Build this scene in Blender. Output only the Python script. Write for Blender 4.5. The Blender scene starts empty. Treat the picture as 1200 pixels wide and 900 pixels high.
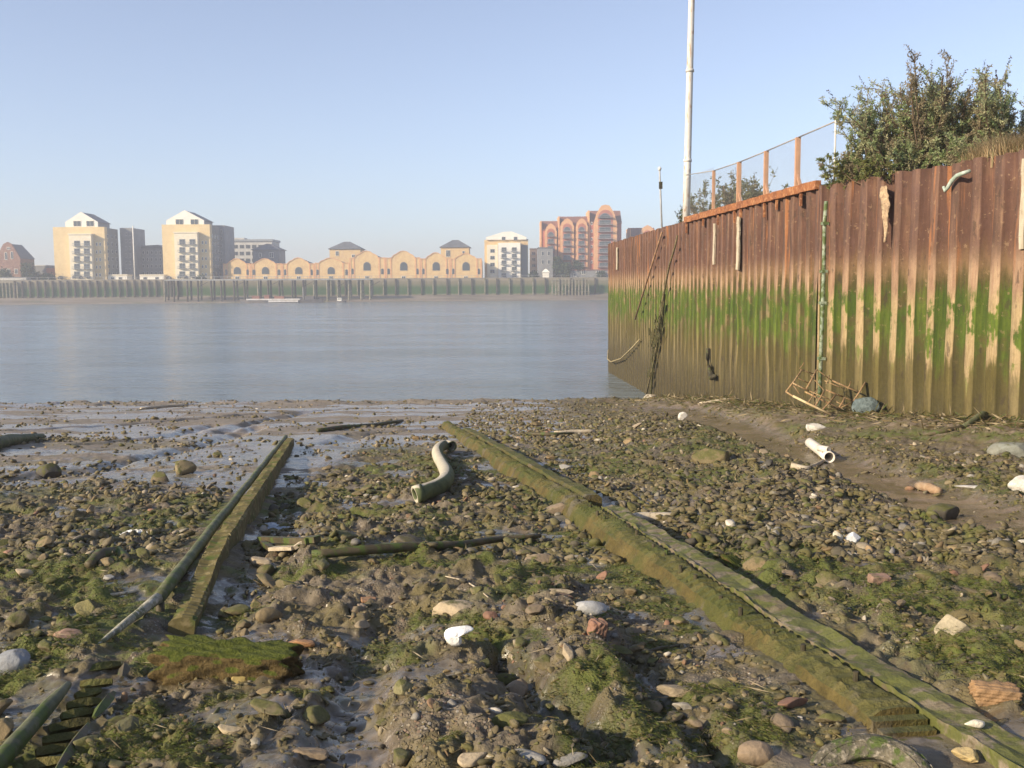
import bpy, math, random
import numpy as np
from mathutils import Vector, Matrix
R = math.radians
SC = bpy.context.scene
COL = SC.collection
rnd = random.Random(7)
rng = np.random.default_rng(11)

# ---------------------------------------------------------------- camera
F = 1160.0                       # focal length in pixels of a 1200 px wide frame
CZ = 5.55                        # eye height above the water (water is z = 0)
PITCH, ROLL = 5.55, 0.35
cam_d = bpy.data.cameras.new('camera'); cam_d.sensor_width = 36; cam_d.lens = 36*F/1200
cam_d.clip_start = 0.05; cam_d.clip_end = 6000
cam = bpy.data.objects.new('camera', cam_d); COL.objects.link(cam)
CM = Matrix.Rotation(R(90-PITCH), 3, 'X') @ Matrix.Rotation(R(-ROLL), 3, 'Z')
cam.matrix_world = Matrix.Translation((0, 0, CZ)) @ CM.to_4x4()
SC.camera = cam
# ---------------------------------------------------------------- sky, sun, exposure
SUN_AZ = math.atan2(-0.86, -0.50)          # sun stands to the left and behind the viewer
SUN_EL = R(23)
w = bpy.data.worlds.new('World'); SC.world = w; w.use_nodes = True
nt = w.node_tree; nt.nodes.clear()
sky = nt.nodes.new('ShaderNodeTexSky'); sky.sky_type = 'NISHITA'; sky.sun_disc = False
sky.sun_elevation = SUN_EL; sky.sun_rotation = SUN_AZ
sky.air_density = 1.0; sky.dust_density = 0.4; sky.ozone_density = 5.0; sky.altitude = 0
bg = nt.nodes.new('ShaderNodeBackground'); bg.inputs['Strength'].default_value = 0.125
wo = nt.nodes.new('ShaderNodeOutputWorld')
hs = nt.nodes.new('ShaderNodeHueSaturation'); hs.inputs['Saturation'].default_value = 0.70; hs.inputs['Value'].default_value = 1.02
tn = nt.nodes.new('ShaderNodeMix'); tn.data_type = 'RGBA'; tn.blend_type = 'MULTIPLY'; tn.inputs[0].default_value = 1; tn.inputs[7].default_value = (1.0, 0.968, 0.99, 1)
nt.links.new(sky.outputs[0], hs.inputs['Color']); nt.links.new(hs.outputs[0], tn.inputs[6]); nt.links.new(tn.outputs[2], bg.inputs['Color']); nt.links.new(bg.outputs[0], wo.inputs['Surface'])
sl = bpy.data.lights.new('sun', 'SUN'); sl.energy = 4.9; sl.angle = R(0.6); sl.color = (1.0, 0.83, 0.59)
so = bpy.data.objects.new('sun', sl); COL.objects.link(so)
sd = Vector((math.sin(SUN_AZ)*math.cos(SUN_EL), math.cos(SUN_AZ)*math.cos(SUN_EL), math.sin(SUN_EL)))
so.rotation_euler = sd.to_track_quat('Z', 'Y').to_euler(); so.location = (-40, -30, 60)
SC.view_settings.view_transform = 'Standard'; SC.view_settings.look = 'None'
SC.view_settings.exposure = 0.62; SC.view_settings.gamma = 1.0
try: SC.view_settings.use_curve_mapping = False
except Exception: pass
SC.cycles.volume_bounces = 1
SC.cycles.max_bounces = 6
SC.cycles.use_adaptive_sampling = True
SC.cycles.adaptive_threshold = 0.015

# ---------------------------------------------------------------- pixel <-> world (build-time measuring only)
def ray(px, py):
    v = CM @ Vector(((px-600)/F, -(py-450)/F, -1)); return v
def P(px, py, Y):
    v = ray(px, py); t = Y/v.y
    return Vector((v.x*t, Y, CZ+v.z*t))
def XX(px, Y, py=330): return P(px, py, Y).x
def ZZ(px, py, Y): return P(px, py, Y).z

# ---------------------------------------------------------------- numpy noise
def _h(ix, iy, s):
    n = (ix.astype(np.int64)*374761393 + iy.astype(np.int64)*668265263 + s*1274126177) & 0x7fffffff
    n = ((n ^ (n >> 13))*1274126177) & 0x7fffffff
    n = ((n ^ (n >> 16))*668265263) & 0x7fffffff
    return (n & 0xffff)/65535.0
def vn(x, y, s=0):
    x = np.asarray(x, float); y = np.asarray(y, float)
    ix = np.floor(x); iy = np.floor(y); fx = x-ix; fy = y-iy
    fx = fx*fx*fx*(fx*(fx*6-15)+10); fy = fy*fy*fy*(fy*(fy*6-15)+10)
    a = _h(ix, iy, s); b = _h(ix+1, iy, s); c = _h(ix, iy+1, s); d = _h(ix+1, iy+1, s)
    return (a*(1-fx)+b*fx)*(1-fy)+(c*(1-fx)+d*fx)*fy
def fbm(x, y, sc, octv=4, s=0, g=0.5):
    t = 0; a = 1; n = 0; f = 1/sc
    for i in range(octv):
        cx = x*math.cos(i*1.1)-y*math.sin(i*1.1); cy = x*math.sin(i*1.1)+y*math.cos(i*1.1)
        t = t + a*vn(cx*f+17.3*i, cy*f-9.1*i, s+i); n += a; a *= g; f *= 2.03
    return t/n
def ss(a, b, x):
    t = np.clip((x-a)/(b-a), 0, 1); return t*t*(3-2*t)
def segdist(x, y, pts):
    d = np.full(np.shape(x), 1e9)
    for (x0, y0), (x1, y1) in zip(pts[:-1], pts[1:]):
        vx, vy = x1-x0, y1-y0; L = vx*vx+vy*vy
        t = np.clip(((x-x0)*vx+(y-y0)*vy)/L, 0, 1)
        d = np.minimum(d, np.hypot(x-x0-t*vx, y-y0-t*vy))
    return d

# ---------------------------------------------------------------- mesh helpers
WL = {}                                     # world origin of every object made
def newobj(name, V, Fc, mat, parent=None, origin=None, smooth=False, attrs=None):
    V = np.asarray(V, float).reshape(-1, 3)
    if origin is None:
        origin = Vector(WL[parent.name]) if parent is not None else Vector(((V[:, 0].min()+V[:, 0].max())/2, (V[:, 1].min()+V[:, 1].max())/2, V[:, 2].min()))
    me = bpy.data.meshes.new(name)
    loc = V - np.array(origin)
    if isinstance(Fc, np.ndarray):
        n = Fc.shape[1]
        me.vertices.add(len(V)); me.vertices.foreach_set('co', loc.astype(np.float32).ravel())
        me.loops.add(Fc.size); me.loops.foreach_set('vertex_index', Fc.astype(np.int32).ravel())
        me.polygons.add(len(Fc)); me.polygons.foreach_set('loop_start', np.arange(0, Fc.size, n, dtype=np.int32))
        me.update(calc_edges=True)
    else:
        me.from_pydata([tuple(v) for v in loc], [], Fc)
        me.update()
    if attrs:
        for k, a in attrs.items():
            a = np.asarray(a, np.float32)
            if a.ndim == 2:
                at = me.color_attributes.new(k, 'FLOAT_COLOR', 'POINT')
                if a.shape[1] == 3: a = np.concatenate([a, np.ones((len(a), 1), np.float32)], 1)
                at.data.foreach_set('color', a.ravel())
            else:
                at = me.attributes.new(k, 'FLOAT', 'POINT'); at.data.foreach_set('value', a)
    if smooth: me.polygons.foreach_set('use_smooth', np.ones(len(me.polygons), bool))
    if mat is not None: me.materials.append(mat)
    o = bpy.data.objects.new(name, me); COL.objects.link(o)
    if parent is not None:
        o.parent = parent; o.location = Vector(origin)-Vector(WL[parent.name])
    else: o.location = origin
    WL[o.name] = tuple(origin)
    return o
def thing(name, label, cat, loc, group=None):
    o = bpy.data.objects.new(name, None); COL.objects.link(o); o.location = loc; o.empty_display_size = 0.2
    WL[o.name] = tuple(loc); return tag(o, label, cat, group)
def tag(o, label=None, cat=None, group=None, kind=None):
    if label: o['label'] = label
    if cat: o['category'] = cat
    if group: o['group'] = group
    if kind: o['kind'] = kind
    return o
def struct(o): o['kind'] = 'structure'; return o
def copy_tree(o, parent=None, off=None):
    c = o.copy(); COL.objects.link(c)
    if parent is not None: c.parent = parent
    if off is not None: c.location = Vector(o.location)+Vector(off)
    WL[c.name] = tuple(Vector(WL[o.name])+Vector(off or (0, 0, 0)))
    for ch in list(o.children):
        copy_tree(ch, c)
    return c

class MB:
    def __init__(s): s.V = []; s.F = []; s.n = 0
    def add(s, V, Fc):
        s.V.extend([tuple(v) for v in V]); s.F.extend([[i+s.n for i in f] for f in Fc]); s.n += len(V); return s
    def box(s, x0, x1, y0, y1, z0, z1):
        V = [(x, y, z) for z in (z0, z1) for y in (y0, y1) for x in (x0, x1)]
        return s.add(V, [[0, 2, 3, 1], [4, 5, 7, 6], [0, 1, 5, 4], [2, 6, 7, 3], [0, 4, 6, 2], [1, 3, 7, 5]])
    def beam(s, a, b, w, h, up=(0, 0, 1)):
        a = Vector(a); b = Vector(b); d = (b-a).normalized(); u = Vector(up)
        sx = d.cross(u).normalized()*w/2; uu = sx.cross(d).normalized()*h/2
        V = [a-sx-uu, a+sx-uu, a+sx+uu, a-sx+uu, b-sx-uu, b+sx-uu, b+sx+uu, b-sx+uu]
        return s.add(V, [[0, 1, 2, 3], [7, 6, 5, 4], [0, 4, 5, 1], [1, 5, 6, 2], [2, 6, 7, 3], [3, 7, 4, 0]])
    def tube(s, pts, r, n=8, hollow=0, cap=True, jit=0, seed=0):
        pts = [Vector(p) for p in pts]; m = len(pts)
        rs = r if isinstance(r, (list, tuple)) else [r]*m
        rr = random.Random(seed)
        def ring(k, rad):
            t = (pts[min(k+1, m-1)]-pts[max(k-1, 0)]).normalized()
            u = Vector((0, 0, 1)) if abs(t.z) < 0.9 else Vector((0, 1, 0))
            x = t.cross(u).normalized(); y = x.cross(t)
            return [pts[k]+(x*math.cos(2*math.pi*i/n)+y*math.sin(2*math.pi*i/n))*rad*(1+(rr.random()-.5)*jit) for i in range(n)]
        V = []; Fc = []
        for k in range(m): V += ring(k, rs[k])
        for k in range(m-1):
            for i in range(n):
                j = (i+1) % n; Fc.append([k*n+i, k*n+j, (k+1)*n+j, (k+1)*n+i])
        if hollow:
            o = len(V)
            for k in range(m): V += ring(k, rs[k]-hollow)
            for k in range(m-1):
                for i in range(n):
                    j = (i+1) % n; Fc.append([o+k*n+j, o+k*n+i, o+(k+1)*n+i, o+(k+1)*n+j])
            for i in range(n):
                j = (i+1) % n; Fc.append([i, o+i, o+j, j]); e = (m-1)*n; Fc.append([e+j, o+e+j, o+e+i, e+i])
        elif cap:
            Fc.append(list(range(n))[::-1]); Fc.append([(m-1)*n+i for i in range(n)])
        return s.add(V, Fc)
    def prism(s, poly, y0, y1):              # polygon in x,z (seen from -y, counter-clockwise) pushed along y
        n = len(poly); V = [(x, y0, z) for x, z in poly]+[(x, y1, z) for x, z in poly]
        Fc = [list(range(n)), list(range(2*n-1, n-1, -1))]
        for i in range(n):
            j = (i+1) % n; Fc.append([j, i, n+i, n+j])
        return s.add(V, Fc)
    def prismx(s, poly, x0, x1):             # polygon in y,z pushed along x
        n = len(poly); V = [(x0, y, z) for y, z in poly]+[(x1, y, z) for y, z in poly]
        Fc = [list(range(n))[::-1], list(range(n, 2*n))]
        for i in range(n):
            j = (i+1) % n; Fc.append([i, j, n+j, n+i])
        return s.add(V, Fc)
    def hip(s, x0, x1, y0, y1, z0, z1, rx=0.5, ov=0.4):
        x0 -= ov; x1 += ov; y0 -= ov; y1 += ov; cx = (x0+x1)/2; hw = (x1-x0)/2*(1-rx)*0.98; cy = (y0+y1)/2
        V = [(x0, y0, z0), (x1, y0, z0), (x1, y1, z0), (x0, y1, z0), (cx-hw*rx, cy, z1), (cx+hw*rx, cy, z1)]
        V = V+[(v[0], v[1], z0-0.25) for v in V[:4]]
        return s.add(V, [[0, 1, 5, 4], [1, 2, 5], [2, 3, 4, 5], [3, 0, 4], [6, 7, 1, 0], [7, 8, 2, 1], [8, 9, 3, 2], [9, 6, 0, 3], [9, 8, 7, 6]])
    def build(s, name, mat, parent=None, smooth=False, origin=None):
        return newobj(name, s.V, s.F, mat, parent, origin, smooth)

# ---------------------------------------------------------------- material helpers
class NT:
    def __init__(s, name):
        s.m = bpy.data.materials.new(name); s.m.use_nodes = True; s.t = s.m.node_tree; s.t.nodes.clear()
        s.out = s.t.nodes.new('ShaderNodeOutputMaterial'); s.b = s.t.nodes.new('ShaderNodeBsdfPrincipled')
        s.t.links.new(s.b.outputs[0], s.out.inputs['Surface'])
    def n(s, typ, **kw):
        x = s.t.nodes.new(typ)
        for k, v in kw.items(): setattr(x, k, v)
        return x
    def L(s, a, b): s.t.links.new(a, b)
    def put(s, sock, v):
        if hasattr(v, 'is_linked') or hasattr(v, 'links'): s.L(v, sock)
        else:
            if isinstance(v, (tuple, list)) and len(v) == 3 and len(sock.default_value) == 4: v = (*v, 1)
            sock.default_value = v
    def coords(s, kind='Object', scale=(1, 1, 1), rot=(0, 0, 0)):
        if kind == 'Position': o = s.n('ShaderNodeNewGeometry').outputs['Position']
        else: o = s.n('ShaderNodeTexCoord').outputs[kind]
        mp = s.n('ShaderNodeMapping'); mp.inputs['Scale'].default_value = scale; mp.inputs['Rotation'].default_value = rot
        s.L(o, mp.inputs[0]); return mp.outputs[0]
    def noise(s, vec, scale, det=5, rough=0.6, dist=0):
        x = s.n('ShaderNodeTexNoise'); s.L(vec, x.inputs['Vector']); x.inputs['Scale'].default_value = scale
        x.inputs['Detail'].default_value = det; x.inputs['Roughness'].default_value = rough; x.inputs['Distortion'].default_value = dist
        return x.outputs['Fac']
    def vor(s, vec, scale, feat='F1', out='Distance'):
        x = s.n('ShaderNodeTexVoronoi', feature=feat); s.L(vec, x.inputs['Vector']); x.inputs['Scale'].default_value = scale
        return x.outputs[out]
    def ramp(s, f, stops, interp='LINEAR'):
        x = s.n('ShaderNodeValToRGB'); s.L(f, x.inputs[0]); x.color_ramp.interpolation = interp
        e = x.color_ramp.elements
        while len(e) < len(stops): e.new(0.5)
        for q, (p, c) in zip(e, stops):
            q.position = p; q.color = (*c, 1) if isinstance(c, (tuple, list)) else (c, c, c, 1)
        return x.outputs[0]
    def mix(s, f, a, b, mode='MIX'):
        x = s.n('ShaderNodeMix', data_type='RGBA', blend_type=mode)
        s.put(x.inputs[0], f); s.put(x.inputs[6], a); s.put(x.inputs[7], b); return x.outputs[2]
    def math(s, op, a, b=None, c=None, clamp=False):
        x = s.n('ShaderNodeMath', operation=op); x.use_clamp = clamp; s.put(x.inputs[0], a)
        if b is not None: s.put(x.inputs[1], b)
        if c is not None: s.put(x.inputs[2], c)
        return x.outputs[0]
    def step(s, v, a, b):
        x = s.n('ShaderNodeMapRange', interpolation_type='SMOOTHSTEP'); s.put(x.inputs[0], v)
        s.put(x.inputs[1], a); s.put(x.inputs[2], b); x.inputs[3].default_value = 0; x.inputs[4].default_value = 1
        return x.outputs[0]
    def attr(s, name, out='Fac'):
        x = s.n('ShaderNodeAttribute', attribute_name=name); return x.outputs[out]
    def bump(s, h, strength=0.5, dist=0.02, prev=None):
        x = s.n('ShaderNodeBump'); s.L(h, x.inputs['Height']); x.inputs['Strength'].default_value = strength
        x.inputs['Distance'].default_value = dist
        if prev is not None: s.L(prev, x.inputs['Normal'])
        return x.outputs[0]
    def fin(s, col, rough=0.8, normal=None, spec=0.4, metal=0):
        s.put(s.b.inputs['Base Color'], col); s.put(s.b.inputs['Roughness'], rough)
        s.b.inputs['Specular IOR Level'].default_value = spec; s.b.inputs['Metallic'].default_value = metal
        if normal is not None: s.L(normal, s.b.inputs['Normal'])
        return s.m
def varied(name, c1, c2, scale=2.0, rough=0.85, bump=0.3, bd=0.02, stretch=(1, 1, 1), moss=0, c3=None, mossc=(0.07, 0.10, 0.02), spec=0.3):
    k = NT(name); v = k.coords('Object', stretch); n = k.noise(v, scale); n2 = k.noise(v, scale*4.7, 4)
    col = k.mix(k.step(n, 0.35, 0.65), c1, c2)
    if c3: col = k.mix(k.step(n2, 0.5, 0.68), col, c3)
    if moss: col = k.mix(k.math('MULTIPLY', k.step(k.noise(v, scale*1.9, 6), 0.62-moss*0.35, 0.72-moss*0.3), 0.9), col, mossc)
    col = k.mix(0.5, col, k.ramp(n2, [(0.2, 0.35), (0.8, 0.75)]), 'OVERLAY')
    return k.fin(col, rough, k.bump(n2, bump, bd), spec)
# ================================================================ GROUND
def base_z(x, y):
    z = 3.95-0.081*y
    z = np.where(y > 47.5, 3.95-0.081*47.5-0.16*(y-47.5), z)
    return np.maximum(z, -3.2)
WALL = [(19.8, -8.0), (8.62, 28.0), (7.35, 44.0), (6.30, 65.0)]     # face of the sheet piling
def ray_base(px, py, f=None):
    v = ray(px, py); lo, hi = 1.0, 400.0
    f = f or (lambda x, y: float(base_z(x, y)))
    t = 1.5
    while t < 120:
        p = (v.x*t, v.y*t, CZ+v.z*t)
        if p[2] <= f(p[0], p[1]): break
        t *= 1.004
    return (v.x*t, v.y*t)
def GB(px, py): return ray_base(px, py)
chan = [GB(800, 484), GB(880, 505), GB(960, 532), GB(1080, 570), GB(1200, 612)]
chan = [(4.9, 36), *chan, (chan[-1][0]+1.2, chan[-1][1]-1.6)]
gul1 = [GB(590, 768), GB(640, 815), GB(690, 850), GB(725, 895)]
gul2 = [GB(735, 768), GB(775, 815), GB(800, 842), GB(860, 890)]
gul3 = [GB(455, 735), GB(425, 790), GB(410, 850), GB(430, 905)]
gul4 = [GB(345, 580), GB(330, 640), GB(280, 700), GB(215, 740)]
mnd1 = [GB(640, 735), GB(690, 780), GB(735, 840)]
mnd2 = [GB(520, 830), GB(600, 880)]
mnd3 = [GB(400, 650), GB(520, 670), GB(600, 700)]
rills = [[GB(0, 560), GB(120, 545), GB(230, 525), GB(300, 500)], [GB(30, 505), GB(150, 497), GB(300, 485), GB(420, 478)],
         [GB(250, 507), GB(300, 495), GB(360, 482)], [GB(380, 520), GB(440, 507), GB(560, 500)], [GB(100, 520), GB(190, 512), GB(250, 498)]]
RB_ = [GB(512, 500), GB(773, 700)]
BEAMS = [[GB(516, 500), GB(1120, 930)], [GB(340, 512), GB(205, 730)]]
def masks(x, y):
    mud = ss(15, 23, y+2.0*(fbm(x, y, 3, 2, 5)-0.5)*2)*(1-ss(0.8, 3.2, x-0.09*(y-28)*0+0.6*(fbm(x, y, 2, 2, 9)-.5)))
    mud = np.maximum(mud, 0.9*(ss(10.5, 14, y+1.5*(fbm(x, y, 2, 2, 19)-.5))*(1-ss(-3.4, -2.4, x))))
    ch = 1-ss(0.35, 1.0, segdist(x, y, chan))
    mud = np.maximum(mud, .80*ss(.56, .62, fbm(x, y*.8, .75, 5, 501, .6))*(1-ss(14, 20, y)*.5))
    dw = segdist(x, y, WALL)
    return mud, ch, dw
def height(x, y, detail=True):
    x = np.asarray(x, float); y = np.asarray(y, float)
    z = base_z(x, y)
    mud, ch, dw = masks(x, y)
    near = 1-ss(10, 30, y)
    z = z + 0.38*(1-ss(0.3, 4.2, dw))*(1-ss(38, 47, y))*ss(-5, 8, y)
    z = z - 0.16*ch*ss(6, 9, y)*(1-ss(33, 38, y))
    z = z + 0.12*ss(0.9, 2.0, segdist(x, y, chan))*(1-ss(2.0, 4.5, segdist(x, y, chan)))*ss(8, 12, y)*(1-ss(30, 36, y))*(x < 5.2)
    z = z - 0.10*(1-ss(0.03, 0.17, segdist(x, y, gul1)+0.05*(vn(x*9, y*9, 3)-.5)))
    z = z - 0.11*(1-ss(0.03, 0.18, segdist(x, y, gul2)+0.05*(vn(x*9, y*9, 4)-.5)))
    z = z - 0.08*(1-ss(0.05, 0.28, segdist(x, y, gul3)+0.08*(vn(x*7, y*7, 6)-.5)))
    z = z - 0.07*(1-ss(0.1, 0.4, segdist(x, y, gul4)))
    z = z + 0.10*(1-ss(0.05, 0.45, segdist(x, y, mnd1)))+0.08*(1-ss(0.05, 0.45, segdist(x, y, mnd2)))+0.07*(1-ss(0.1, 0.8, segdist(x, y, mnd3)))
    for r_ in rills: z = z - 0.12*(1-ss(0.05, 0.45, segdist(x, y, r_)+0.35*(vn(x*1.7, y*1.1, 8)-.5)))
    lump = 1-0.72*mud; lump = lump*(1-0.85*ch)
    bm = np.minimum(segdist(x, y, BEAMS[0]), segdist(x, y, BEAMS[1])); bmm = 1-ss(.35, .75, bm); lump = lump*(1-.6*bmm); z = z-.005*bmm
    z = z + (fbm(x, y, 2.6, 3, 21)-.5)*0.22*(0.5+0.5*lump)
    z = z + (fbm(x, y, 0.55, 3, 31)-.5)*0.17*lump
    if detail:
        a = fbm(x, y, 0.16, 3, 41); z = z + np.abs(a-.5)*0.17*lump*(0.35+0.65*near) - 0.01
        b = vn(x*5.2, y*5.2, 51); z = z + ss(0.62, 0.9, b)*0.05*lump*near
        z = z + (fbm(x, y, 0.05, 2, 61)-.5)*0.035*lump*near
        z = z + (fbm(x*0.45, y, 0.5, 3, 71)-.5)*0.07*mud
        # the little scarp of stones at the water's edge
        z = z + ss(0.5, 0.8, vn(x*1.3, y*1.6, 81))*0.10*ss(42, 46, y)*(1-ss(48, 51, y))
    z = z + 0.03*ss(44, 47, y)*(1-ss(48, 51, y))
    return z
def H(x, y): return float(height(np.array([x]), np.array([y]))[0])
def G(px, py, up=0.0):
    """ground point under a pixel of the photograph"""
    v = ray(px, py); ts = np.exp(np.linspace(math.log(2.5), math.log(75), 2600))
    zz = CZ+v.z*ts; hh = height(v.x*ts, v.y*ts, False)
    k = int(np.argmax(zz <= hh+up)); t = ts[k]
    x, y = v.x*t, v.y*t
    return Vector((x, y, float(height(np.array([x]), np.array([y]), False)[0])+up))

rows = [-40, -28, -18, -10, -5, -1.5, 0.6, 1.8, 2.4, 2.8]
y = 3.0
while y < 56: rows.append(y); y += 0.0125*(y/4)**1.15
rows += [57, 59, 62, 66, 72, 80, 95, 120]
rows = np.array(rows); u = np.linspace(-1, 1, 880)
hw = np.maximum(0.66*np.maximum(rows, 0)+1.4, 0)
hw = np.where(rows < 2.9, 0.66*np.maximum(rows, 0)+1.4+(2.9-rows)*1.4, hw)
XG = u[None, :]*hw[:, None]
XG = XG*(1+0.9*np.abs(u[None, :])**14)           # outer columns reach well past the frame
YG = np.repeat(rows[:, None], len(u), 1)
ZG = height(XG, YG)
nr, nc = XG.shape
idx = np.arange(nr*nc).reshape(nr, nc)
FG = np.stack([idx[:-1, :-1], idx[:-1, 1:], idx[1:, 1:], idx[1:, :-1]], -1).reshape(-1, 4)
mud, ch, dw = masks(XG, YG)
sm = height(XG, YG, False)
def algae_mask(x, y):
    a = fbm(x, y, 1.3, 4, 101); b = fbm(x, y, 0.28, 3, 111)
    m = ss(0.47, 0.58, a*0.6+b*0.4)
    mud, ch, dw = masks(x, y)
    m = m*(1-0.85*mud)*(1-ch)*(1-ss(20, 34, y)*0.7)
    m = np.maximum(m, (1-ss(0.1, 0.55, segdist(x, y, mnd3)))*ss(.35, .55, b))
    m = np.maximum(m, (1-ss(0.08, 0.5, segdist(x, y, mnd1)))*ss(.42, .58, b))
    m = m*(1-0.8*(ss(1.0, 1.4, x)*(1-ss(1.9, 2.4, x))*(1-ss(6.2, 7.0, y))))     # bare shingle right of the near mound
    return m
alg = algae_mask(XG, YG)
wet = ss(0.0, 0.035, fbm(XG, YG, 0.9, 3, 21)*0-(ZG-sm)+0.0)*0.6
wet = np.maximum(wet, mud*ss(0.48, 0.56, fbm(XG*0.35, YG, 1.6, 3, 131)))
for gl in (gul1, gul2, gul3, gul4): wet = np.maximum(wet, 1-ss(0.03, 0.2, segdist(XG, YG, gl)))
wet = np.maximum(wet, .7*ch)
wet = np.maximum(wet, .8*ss(.4, .8, mud)*(YG < 16)*ss(.45, .6, fbm(XG, YG, .5, 3, 611)))
brown = np.clip((1-ss(0.8, 3.8, dw))*(YG < 46)+ch, 0, 1)

k = NT('foreshore_ground')
v = k.coords('Position'); A = k.attr
n1 = k.noise(v, 1.1, 5); n2 = k.noise(v, 9, 6, 0.65); n3 = k.noise(v, 60, 4, 0.7)
col = k.ramp(n2, [(0.3, (0.060, 0.047, 0.030)), (0.5, (0.130, 0.105, 0.070)), (0.72, (0.25, 0.205, 0.145))])
greymud = k.mix(k.attr('near'), k.ramp(n2, [(0.3, (0.155, 0.128, 0.102)), (0.7, (0.31, 0.265, 0.215))]), k.ramp(n2, [(0.3, (0.10, 0.080, 0.058)), (0.7, (0.22, 0.18, 0.135))]))
col = k.mix(k.attr('mud'), col, greymud)
brn = k.ramp(n2, [(0.3, (0.19, 0.142, 0.10)), (0.7, (0.33, 0.255, 0.185))])
col = k.mix(k.math('MULTIPLY', k.attr('brown'), 0.85), col, brn)
grit = k.vor(v, 55, out='Color'); gd = k.vor(v, 55)
gcol = k.ramp(k.math('MULTIPLY', k.math('FRACT', k.math('MULTIPLY', grit, 3.7)), 1.0), [(0.0, (0.07, 0.06, 0.045)), (0.35, (0.16, 0.12, 0.08)), (0.6, (0.30, 0.25, 0.18)), (0.8, (0.22, 0.12, 0.075)), (0.95, (0.45, 0.42, 0.36))])
gm = k.math('MULTIPLY', k.step(gd, 0.55, 0.3), k.step(k.noise(v, 2.3, 4), 0.45, 0.62))
gm = k.math('MULTIPLY', gm, k.math('SUBTRACT', 1.0, k.math('MULTIPLY', k.attr('mud'), 0.75)))
col = k.mix(k.math('MULTIPLY', gm, 0.8), col, gcol)
moss = k.mix(n3, (0.035, 0.058, 0.007), (0.145, 0.170, 0.024))
olive = k.mix(n3, (0.075, 0.062, 0.020), (0.18, 0.145, 0.050))
ov = k.math('MULTIPLY', k.step(k.noise(v, 3.1, 5), 0.42, 0.6), k.math('SUBTRACT', 0.75, k.math('MULTIPLY', k.attr('mud'), 0.6)))
col = k.mix(ov, col, olive)
am = k.math('MULTIPLY', k.attr('algae'), k.step(n2, 0.34, 0.52))
col = k.mix(k.math('MULTIPLY', am, 0.85), col, moss)
wetm = k.attr('wet')
col = k.mix(k.math('MULTIPLY', k.math('MULTIPLY', wetm, k.math('SUBTRACT', 1.0, k.attr('mud'))), 0.55), col, (0.045, 0.038, 0.028))
rough = k.math('SUBTRACT', 0.86, k.math('MULTIPLY', k.step(k.math('ADD', wetm, k.math('MULTIPLY', n1, 0.25)), 0.30, 0.75), 0.62))
rough = k.math('MAXIMUM', rough, k.math('MULTIPLY', am, 0.85))
hgt = k.math('ADD', k.math('MULTIPLY', n3, 0.45), k.math('MULTIPLY', n2, 0.9))
hgt = k.math('ADD', hgt, k.math('MULTIPLY', gm, 0.5))
hgt = k.math('MULTIPLY', hgt, k.math('SUBTRACT', 1.0, k.math('MULTIPLY', k.step(wetm, 0.4, 0.9), 0.85)))
M_ground = k.fin(col, rough, k.bump(hgt, 0.8, 0.022), 0.5)
g = newobj('foreshore', np.stack([XG, YG, ZG], -1).reshape(-1, 3), FG, M_ground, origin=(0, 0, 0), smooth=True,
           attrs={'mud': mud.ravel(), 'algae': alg.ravel(), 'wet': wet.ravel(), 'brown': brown.ravel(), 'near': (1-ss(10, 17, YG)).ravel()})
struct(g)

# ---------------------------------------------------------------- river
k = NT('river_water'); v = k.coords('Position')
vs = k.coords('Position', (0.35, 1, 1))
w1 = k.noise(vs, 2.2, 4, 0.55); w2 = k.noise(k.coords('Position', (0.35, 1.1, 1)), 0.7, 5, 0.6); w3 = k.noise(k.coords('Position', (0.03, 0.10, 1)), 1.0, 3)
chop = k.step(w3, 0.35, 0.65)
b1 = k.bump(w1, 0.5, 0.16); b2 = k.bump(w2, 0.75, 0.5, b1)
col = k.mix(w3, (0.15, 0.20, 0.235), (0.20, 0.24, 0.265))
k.fin(col, k.math('ADD', 0.10, k.math('MULTIPLY', chop, 0.10)), b2, 0.5); k.b.inputs['IOR'].default_value = 1.33
M_water = k.m
def sheet(name, x0, x1, y0, y1, z, mat, nx=1, ny=1):
    xs = np.linspace(x0, x1, nx+1); ys = np.linspace(y0, y1, ny+1)
    X, Y = np.meshgrid(xs, ys); V = np.stack([X, Y, np.full(X.shape, z)], -1).reshape(-1, 3)
    i = np.arange((nx+1)*(ny+1)).reshape(ny+1, nx+1)
    return newobj(name, V, np.stack([i[:-1, :-1], i[:-1, 1:], i[1:, 1:], i[1:, :-1]], -1).reshape(-1, 4), mat, origin=(0, 0, 0))
struct(sheet('river_water', -1300, 1300, 44, 480, 0.0, M_water))
M_bed = varied('river_bed_mud', (0.10, 0.09, 0.07), (0.16, 0.14, 0.11), 0.3)
struct(sheet('river_bed', -1350, 1350, 100, 520, -3.6, M_bed))

# ---------------------------------------------------------------- land behind the piling
LANDZ = 8.12
M_land = varied('rough_ground', (0.12, 0.11, 0.07), (0.20, 0.17, 0.11), 0.6)
pl = [(26.8, -30), (20.15, -8), (8.95, 28.1), (7.68, 44.0), (6.64, 64.6), (60, 64.6), (300, 64.6), (300, -30)]
M1 = MB(); n = len(pl)
M1.add([(x, y, LANDZ) for x, y in pl], [list(range(n))])
struct(M1.build('quay_land', M_land, origin=(0, 0, 0)))
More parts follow.
